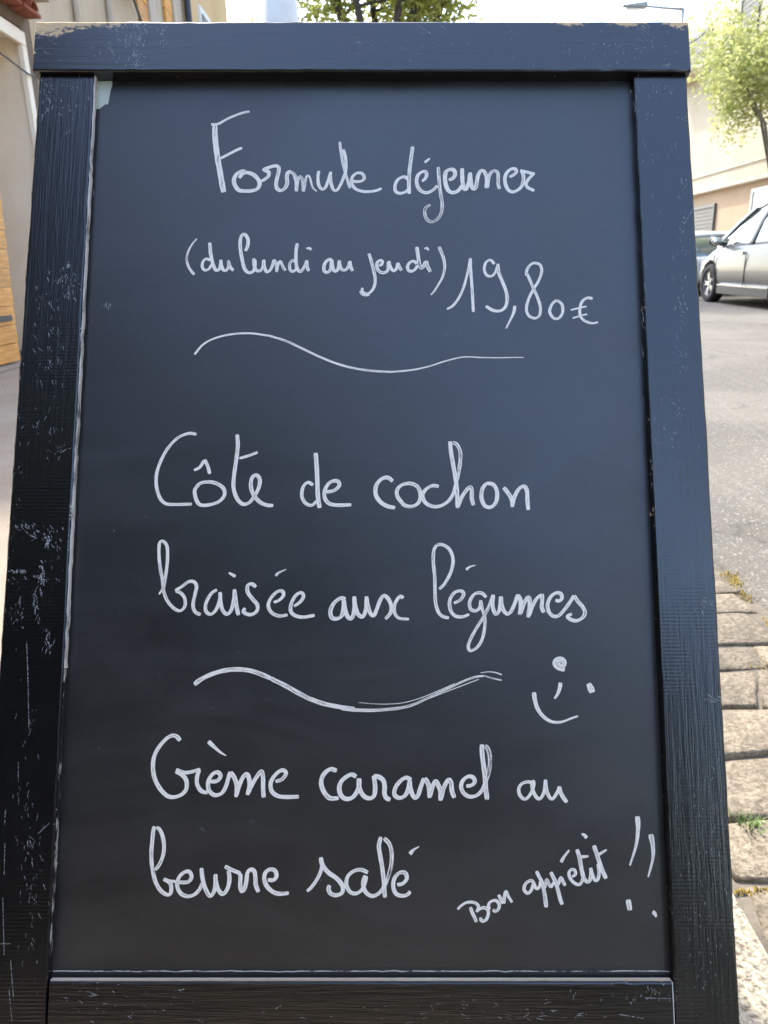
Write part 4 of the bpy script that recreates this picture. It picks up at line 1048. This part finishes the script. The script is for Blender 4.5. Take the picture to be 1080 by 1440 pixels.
word('the word legumes with an accent', *G, [
    (5, .2, [(115, 368), (150, 330), (185, 260), (195, 190), (170, 130), (120, 106), (87, 130), (80, 200), (88, 290), (90, 380), (94, 450), (112, 505), (140, 529), (172, 535)]),
    (5.2, .2, [(200, 450), (238, 430), (258, 397), (243, 378), (205, 387), (177, 430), (180, 488), (207, 523), (250, 529), (290, 515)]),
    ((5.4, 1.6), .05, [(272, 255), (292, 238), (327, 228)]),
    (5.2, .2, [(390, 415), (360, 390), (320, 397), (293, 440), (298, 483), (330, 494), (353, 470), (358, 432)]),
    (4.8, .3, [(357, 435), (365, 480), (380, 530), (380, 590), (365, 660), (335, 708), (297, 727), (284, 700), (302, 650), (340, 582), (378, 522), (408, 460), (427, 402)]),
    (5.6, .1, t([(92, 110), (85, 180), (92, 250), (115, 293), (143, 270), (158, 200), (160, 128)])),
    (5.8, .15, t([(165, 125), (170, 200), (190, 260), (225, 293), (258, 270), (290, 205), (310, 150), (325, 108)])),
    (6.2, .2, t([(325, 110), (350, 160), (352, 230), (342, 300)])),
    (6.2, .2, t([(352, 290), (372, 220), (400, 162), (425, 134), (438, 170), (435, 250), (422, 325)])),
    (5.4, .2, t([(432, 310), (460, 230), (500, 152), (550, 108)])),
    (5.8, .15, t([(555, 102), (556, 170), (552, 230), (572, 280)])),
    (5.6, .15, t([(682, 160), (715, 170), (742, 145), (735, 103), (690, 92), (637, 130), (608, 200), (618, 270), (660, 313), (713, 308), (768, 250), (820, 180), (858, 118)])),
    (5.6, .15, t([(860, 118), (892, 170), (940, 225), (962, 280), (938, 328), (880, 357), (822, 343), (795, 315), (838, 292)]))])
WV = (480, 910, 4.5)
t = lambda pts: T(pts, 250, 900, 4.32, *WV)
word('thicker wavy line above the dessert', *WV, [
    ((8, 6.5), .12, t([(100, 270), (140, 240), (200, 210), (270, 188), (350, 178), (430, 184), (500, 205), (570, 235)])),
    ((6.8, 6.5), .38, t([(565, 232), (650, 275), (730, 320), (800, 355), (880, 385), (960, 402), (1040, 415), (1075, 418)])),
    ((5.5, 3.2), .5, [(0, 388), (80, 397), (180, 400), (280, 395), (380, 383), (460, 362), (530, 330), (610, 292), (700, 250), (780, 212), (850, 188), (900, 182)]),
    ((.8, 1.6), .2, [(110, 350), (200, 358), (300, 360), (400, 350), (500, 322), (600, 282), (720, 230)]),
    ((1.2, 1.6), .1, [(540, 330), (700, 268), (870, 203)]),
    ((1.2, 2.2), .1, [(880, 162), (935, 156), (980, 162), (1015, 175)]), ((1.6, 2.2), .55, [(900, 180), (950, 195), (1015, 210)])], 'divider_line')
word('smiling face turned on its side', 720, 900, 7.714, [
    (7, 0, [(572, 322), (505, 302), (467, 262), (475, 218), (520, 202), (562, 228), (560, 275), (520, 285), (498, 255), (525, 235)]),
    ((6.6, 3.6), 0, [(525, 463), (515, 530), (492, 590), (460, 636)]),
    ((8, 10), .12, [(828, 470), (842, 500), (858, 535), (872, 570)]),
    ((6.6, 3), 0, [(238, 567), (248, 650), (275, 740), (330, 820), (400, 873), (470, 892), (550, 885), (640, 850), (717, 824)])], 'smiling_face')
word('the word Creme with an accent', 190, 1010, 4.154, [
    (6.2, .05, [(264, 130), (237, 103), (200, 107), (152, 152), (117, 210), (105, 270), (112, 340), (142, 405), (187, 452), (230, 460), (275, 443), (300, 410), (298, 360), (270, 327), (237, 310)]),
    (5.8, 0, [(240, 300), (290, 318), (340, 310), (382, 297)]), (6, .05, [(377, 300), (363, 340), (363, 385), (387, 424), (424, 435)]),
    (6.2, .08, [(440, 370), (480, 365), (500, 337), (483, 315), (452, 327), (428, 370), (432, 420), (465, 448), (505, 438), (530, 400), (545, 350), (557, 312)]),
    (6.4, .05, [(558, 314), (582, 350), (595, 400), (590, 460)]),
    (6.4, .05, [(592, 450), (607, 400), (627, 350), (650, 325), (666, 350), (668, 400), (656, 448)]),
    (6.4, .05, [(660, 440), (682, 390), (712, 340), (738, 310), (748, 350), (748, 410), (752, 462)]),
    (6.2, .08, [(820, 370), (858, 356), (882, 322), (860, 303), (822, 327), (793, 375), (798, 425), (832, 453), (880, 460), (957, 458)]),
    ((6.6, 1.5), 0, [(428, 135), (465, 170), (500, 200), (532, 218)])])
K = (445, 1060, 9.0)
t = lambda pts: T(pts, 550, 1030, 7.2, *K)
word('the word caramel', *K, [
    (6.8, .08, [(258, 212), (220, 202), (180, 192), (122, 227), (75, 290), (60, 370), (80, 450), (122, 520), (180, 563), (282, 560)]),
    (6.8, .05, [(505, 290), (450, 262), (392, 282), (322, 340), (289, 420), (303, 508), (352, 562), (420, 568), (478, 530), (527, 450), (542, 380), (543, 312)]),
    (6.6, .08, [(535, 310), (538, 400), (562, 480), (612, 543), (680, 562), (728, 530), (743, 450), (738, 360), (725, 275)]),
    (6.8, .1, [(722, 280), (790, 292), (848, 340), (863, 420), (860, 500), (885, 558), (937, 580)]),
    (6.4, .08, t([(205, 480), (150, 457), (92, 492), (43, 560), (34, 628), (82, 662), (140, 638), (173, 570), (188, 482)])),
    (6.4, .08, t([(188, 480), (195, 560), (217, 630), (247, 662), (275, 630), (297, 560), (332, 462)])),
    (6.6, .2, t([(340, 460), (375, 520), (386, 590), (388, 662)])), (6.6, .2, t([(392, 650), (412, 570), (447, 492), (480, 540), (498, 600), (500, 690)])),
    (6.6, .15, t([(502, 680), (532, 560), (580, 478), (608, 510), (615, 590), (640, 660)])),
    (6, .1, t([(760, 543), (820, 530), (848, 490), (820, 448), (770, 448), (723, 490), (708, 550), (733, 610), (790, 648), (860, 638), (915, 590), (955, 505)])),
    ((5.5, 7), .7, t([(955, 505), (988, 400), (1000, 280), (985, 180), (948, 130)])),
    (6.8, .3, t([(918, 120), (922, 220), (937, 340), (950, 450), (958, 560), (972, 680)]))])
word('the word au at the end of the dessert line', 710, 1080, 10.8, [
    (5, .05, [(400, 217), (340, 210), (262, 235), (214, 300), (218, 390), (267, 458), (320, 468), (378, 410), (422, 320), (438, 240), (425, 182)]),
    (5.2, .05, [(417, 190), (412, 270), (437, 370), (477, 440), (525, 468), (570, 420), (603, 330), (614, 182)]),
    (5.2, .05, [(616, 175), (622, 270), (642, 370), (682, 448), (722, 468), (770, 410), (812, 330), (825, 275)]),
    (5.8, .05, [(828, 280), (842, 360), (882, 440), (942, 522)])])
Q = (200, 1150, 9.82)
t = lambda pts: T(pts, 290, 1200, 8.31, *Q)
word('the word beurre', *Q, [
    (5.8, .15, [(168, 115), (152, 200), (138, 350), (128, 480), (132, 620), (153, 760), (193, 900), (262, 1008), (340, 1058), (388, 1048), (403, 980), (392, 910), (350, 870), (295, 845)]),
    (5.6, .15, [(180, 720), (240, 640), (288, 520), (303, 400), (285, 260), (242, 160), (195, 135)]),
    (5, 0, [(300, 850), (380, 872), (460, 878)]),
    (5.8, .08, [(480, 885), (560, 890), (638, 880), (683, 820), (663, 752), (610, 738), (532, 790), (487, 880), (492, 970), (542, 1048), (630, 1082), (720, 1058), (790, 990), (830, 900)]),
    (6, .05, [(820, 690), (828, 790), (850, 900), (890, 1010), (940, 1078), (985, 1030), (1010, 930), (1015, 775)]),
    (6.2, .08, t([(107, 250), (115, 330), (142, 420), (190, 472), (233, 440), (263, 370), (273, 280), (262, 200)])),
    (5.8, 0, t([(218, 150), (270, 180), (340, 210), (402, 235)])),
    (6.2, .05, t([(400, 235), (400, 310), (397, 380), (417, 443), (450, 410), (470, 320), (482, 230), (520, 188), (563, 212), (575, 290), (580, 370), (612, 452)])),
    (6.2, .05, t([(720, 308), (788, 310), (822, 260), (800, 198), (740, 188), (692, 227), (678, 300), (708, 380), (770, 442), (850, 472), (965, 463)]))])
word('the word sale with an accent', 420, 1160, 6, [
    (5.6, .08, [(70, 560), (112, 520), (160, 450), (190, 380), (200, 320)]),
    (6.4, 0, [(187, 272), (200, 335), (250, 400), (320, 450), (368, 510), (368, 568), (320, 592), (272, 580), (252, 540), (262, 508)]),
    (5.8, .1, [(585, 402), (530, 378), (470, 387), (417, 430), (402, 500), (432, 562), (480, 578), (530, 550), (558, 490), (572, 430)]),
    (6, .15, [(562, 425), (543, 490), (562, 560), (610, 597), (660, 588), (708, 540), (748, 460)]),
    (5.8, .45, [(748, 460), (778, 350), (785, 240), (765, 160), (720, 110)]),
    (6.2, .2, [(693, 100), (677, 180), (690, 270), (705, 360), (717, 460), (723, 550), (728, 612)]),
    (6, .12, [(830, 503), (880, 492), (912, 450), (898, 403), (850, 403), (808, 450), (798, 520), (822, 578), (870, 597), (915, 588), (942, 560)]),
    ((7.5, 1.6), .05, [(938, 245), (968, 210), (1018, 180)])])
word('the word Bon', 635, 1240, 10.8, [
    ((4.4, 4.6), .05, [(90, 415), (150, 355), (230, 312), (320, 307), (388, 337), (407, 390), (375, 455)]),
    (5, 0, [(375, 455), (430, 410), (490, 392), (548, 420), (558, 490), (528, 570), (480, 598), (447, 580), (440, 540)]),
    (5, .3, [(285, 385), (315, 470), (350, 540), (377, 612)]),
    (4.8, 0, [(575, 420), (560, 370), (575, 320), (620, 288), (680, 287), (722, 340), (713, 410), (670, 448), (625, 422)]),
    (4.8, 0, [(712, 197), (742, 250), (780, 332)]), ((5.4, 4), 0, [(792, 330), (802, 230), (825, 145), (862, 220), (920, 312)])])
word('the word appetit with an accent', 725, 1160, 7.714, [
    (5, .1, [(200, 622), (160, 602), (107, 640), (92, 700), (130, 740), (168, 710), (188, 650), (198, 612)]),
    (4.8, .1, [(195, 620), (215, 678), (243, 690), (263, 650), (272, 600)]),
    ((5, 6), .2, [(225, 500), (255, 560), (285, 620), (305, 700), (320, 790), (332, 892)]),
    (4.6, .2, [(318, 680), (325, 620), (340, 590), (360, 640), (387, 670), (412, 620)]),
    (5.6, .15, [(380, 510), (410, 570), (440, 640), (465, 730), (485, 810), (507, 862)]),
    (5, .1, [(460, 650), (475, 600), (492, 570), (512, 610), (538, 657)]),
    (4.8, .1, [(610, 562), (648, 532), (638, 488), (602, 483), (578, 520), (592, 580), (640, 630), (690, 645), (718, 610), (727, 570)]),
    ((6, 3), .2, [(492, 405), (530, 340), (583, 272)]),
    (5.8, .25, [(665, 265), (690, 340), (705, 420), (722, 510), (747, 590), (788, 618), (813, 580), (820, 500), (812, 465)]),
    ((6, 3), 0, [(715, 345), (750, 343), (792, 338)]),
    (5, .15, [(812, 465), (832, 540), (865, 603), (893, 588), (905, 510), (893, 420)]),
    (6, .15, [(848, 222), (878, 310), (908, 400), (940, 490), (982, 582)]),
    ((5.5, 3.5), 0, [(900, 322), (940, 297), (988, 268)]), ((3.5, 6), 0, [(715, 95), (748, 112), (770, 142)])])
EX = (620, 1130, 3.375)
word('left slanting exclamation stroke', *EX, [((8, 2.6), .03, [(932, 60), (935, 120), (925, 200), (896, 294)])], 'exclamation_stroke')
word('right curved exclamation stroke', *EX, [((8, 2.6), .08, [(995, 145), (1005, 200), (1005, 260), (983, 348)])], 'exclamation_stroke')
word('left exclamation dot, tall', *EX, [(7.5, 0, [(888, 455), (892, 480), (897, 506)])], 'exclamation_dot')
word('right exclamation dot, small triangle', *EX, [((7.5, 3.5), 0, [(1003, 514), (1014, 520), (1021, 538)])], 'exclamation_dot')

# torn sticker remnant in the corner
bm = bmesh.new()
pts = [(136.5, 106), (159.3, 106), (157.5, 113), (158, 119), (155.5, 127), (154, 136), (152, 147), (148, 147), (143, 151), (140.5, 153.5), (134, 153.5)]
vv = [bm.verts.new((*AB(px, py, PN), PN + .0005)) for px, py in pts]; bm.faces.new(vv)
r = bmesh.ops.extrude_face_region(bm, geom=list(bm.faces)); bmesh.ops.translate(bm, verts=[g for g in r['geom'] if isinstance(g, bmesh.types.BMVert)], vec=(0, 0, -.0004))
fin('torn_sticker', bm, plain('pale_green_paper', (.58, .66, .58), .7, var=.12, scale=60), pan)['label'] = 'torn remnant of a pale green sticker'
word(None, 0, 0, 1, [((1.8, 1.8), .1, [(137.3, 109), (136.5, 130), (135.4, 152)])], 'sticker_edge', None, MAT['trim'])

# scratches and paint scuffs on the frame, placed where the photograph has them
random.seed(3)
scr = M('scratch_mark'); scr.set(col=(.50, .53, .56), rough=.7)
gnn = scr.noise(scr.coord(), 700, 3, .7); scr.set(alpha=scr.ramp(gnn, [(.38, .08), (.6, .72)]))
MAT['scratch'] = scr.m
def scuffs(label, plane, lst_, lines=()):
    st = []
    for (cx, cy, sx, sy, n, ln, ang, wd) in lst_:
        for _ in range(n):
            x, y = random.gauss(cx, sx), random.gauss(cy, sy)
            if plane > .005: x, y = min(max(x, 54), 960), min(max(y, 34), 91)
            l = ln * random.uniform(.3, 1.4); a = radians(random.gauss(ang, 18))
            p = [(x, y), (x + cos(a) * l / 2 + random.uniform(-.5, .5), y + sin(a) * l / 2 + random.uniform(-.5, .5)), (x + cos(a) * l, y + sin(a) * l)]
            w_ = wd * random.uniform(.4, 1.3); st.append(((w_, w_ * .4), 0, p))
    for l in lines: st.append(l)
    word(label, 0, 0, 1, st, 'scuff_marks', plane, MAT['scratch'], menu)['kind'] = 'stuff'
scuffs(None, 0.0, [
    (95, 392, 14, 8, 26, 5, 85, 1.3), (100, 405, 8, 10, 20, 6, 80, 1.2), (96, 372, 2, 3, 7, 4, 60, 2.4), (60, 440, 16, 20, 26, 5, 85, .9),
    (30, 738, 12, 3, 24, 4, 60, 1.6), (55, 750, 16, 4, 26, 4, 60, 1.5), (68, 757, 3, 6, 18, 6, 75, 2.2), (85, 768, 6, 6, 14, 4, 60, 1.5),
    (25, 803, 9, 2, 22, 4, 40, 1.7), (48, 812, 12, 3, 18, 4, 50, 1.5), (58, 808, 2, 10, 22, 9, 85, 2.2), (28, 862, 6, 12, 14, 7, 95, 1.3), (50, 850, 3, 12, 12, 9, 92, 1.6),
    (80, 640, 8, 6, 14, 6, -40, 1.0), (62, 600, 20, 20, 16, 5, 80, .8), (75, 150, 18, 14, 26, 5, 100, 1.3), (95, 140, 20, 20, 26, 5, 60, 1.1), (62, 120, 5, 12, 16, 4, 70, 1.4),
    (70, 900, 4, 12, 14, 9, 105, 1.7), (40, 1150, 8, 60, 46, 8, 88, .9), (45, 1250, 10, 60, 36, 8, 88, .8), (20, 700, 8, 110, 60, 5, 88, .8), (70, 500, 14, 50, 50, 7, 88, .9),
    (920, 200, 16, 60, 40, 5, 88, .8), (918, 130, 16, 16, 26, 6, 100, .9), (960, 320, 4, 90, 50, 5, 80, 1.1), (955, 480, 8, 90, 40, 6, 88, 1.0), (948, 585, 12, 25, 20, 5, 60, 1.3), (990, 850, 14, 5, 16, 6, 60, 1.3),
    (1000, 980, 8, 4, 10, 10, 25, 1.2), (1000, 1130, 10, 60, 24, 5, 88, .9), (985, 1290, 14, 70, 60, 5, 88, .8), (1010, 1230, 10, 40, 24, 4, 88, .9), (905, 430, 3, 60, 12, 10, 88, 1.0), (918, 640, 4, 40, 10, 8, 88, 1.2)],
    [((1.1, 1.0), 0, [(37.8, 902), (39.5, 950), (41, 1026)]), ((.9, .9), 0, [(26, 1071), (26, 1095)]), ((.9, .8), 0, [(8, 1138), (7, 1160)]), ((1, .8), 0, [(7, 1186), (6, 1230)]), ((.9, .9), 0, [(4, 1262), (6, 1344)]),
     ((1.1, .8), 0, [(15, 1350), (19, 1402)]), ((1, .8), 0, [(13, 1392), (17, 1438)]), ((1.2, .8), 0, [(54, 1172), (70, 1157)]), ((1, .8), 0, [(0, 1327), (16, 1327)]), ((1, .8), 0, [(962, 315), (975, 293)])])
scuffs(None, .006, [
    (178, 45, 10, 16, 42, 4, 80, 1.1), (195, 55, 6, 20, 55, 5, 85, 1.3), (172, 60, 16, 16, 40, 4, 60, 1.1), (190, 85, 10, 6, 20, 4, 85, 1.3), (229, 45, 3, 12, 24, 5, 85, 1.2), (65, 60, 8, 12, 16, 5, 20, 1.0),
    (605, 42, 12, 4, 10, 8, 30, .8), (640, 60, 90, 14, 22, 4, 60, .9), (880, 60, 30, 18, 40, 5, 85, .8), (905, 45, 20, 8, 26, 4, 60, 1.1), (938, 92, 2, 4, 6, 4, 60, 1.6), (885, 68, 14, 4, 14, 7, 0, .8), (780, 60, 60, 18, 16, 5, 70, .7)])
scuffs(None, -.0008, [(160, 1410, 60, 14, 34, 5, 10, .9), (130, 1398, 4, 2, 4, 8, 15, 1.6), (251, 1392, 3, 1, 3, 7, 20, 2.4), (910, 1395, 20, 8, 34, 5, 85, 1.1), (640, 1420, 140, 10, 40, 8, 4, .8), (806, 1395, 2, 2, 3, 5, 90, 1.5), (760, 1428, 40, 3, 14, 10, 2, 1.2), (930, 1383, 3, 1, 4, 3, 0, 2.4)],
    [((1.2, 1), 0, [(905, 1403), (948, 1404)]), ((1, .8), 0, [(870, 1426), (905, 1432)])])
scuffs(None, PN, [(205, 727, .3, .3, 2, 2, 60, 2), (284, 1167, 2, 1, 3, 5, -20, 1.2), (352, 1155, 3, 1, 3, 4, 0, 1), (160, 745, 3, 3, 3, 2, 0, 1.2), (150, 430, 2, 4, 4, 6, 88, 1.6), (132, 268, 1, 4, 4, 5, 88, 1.5), (532, 650, 2, 2, 3, 2, 0, 1), (720, 1365, 8, 1, 5, 4, 60, 1.4), (500, 800, 220, 320, 40, 2, 0, .9)])
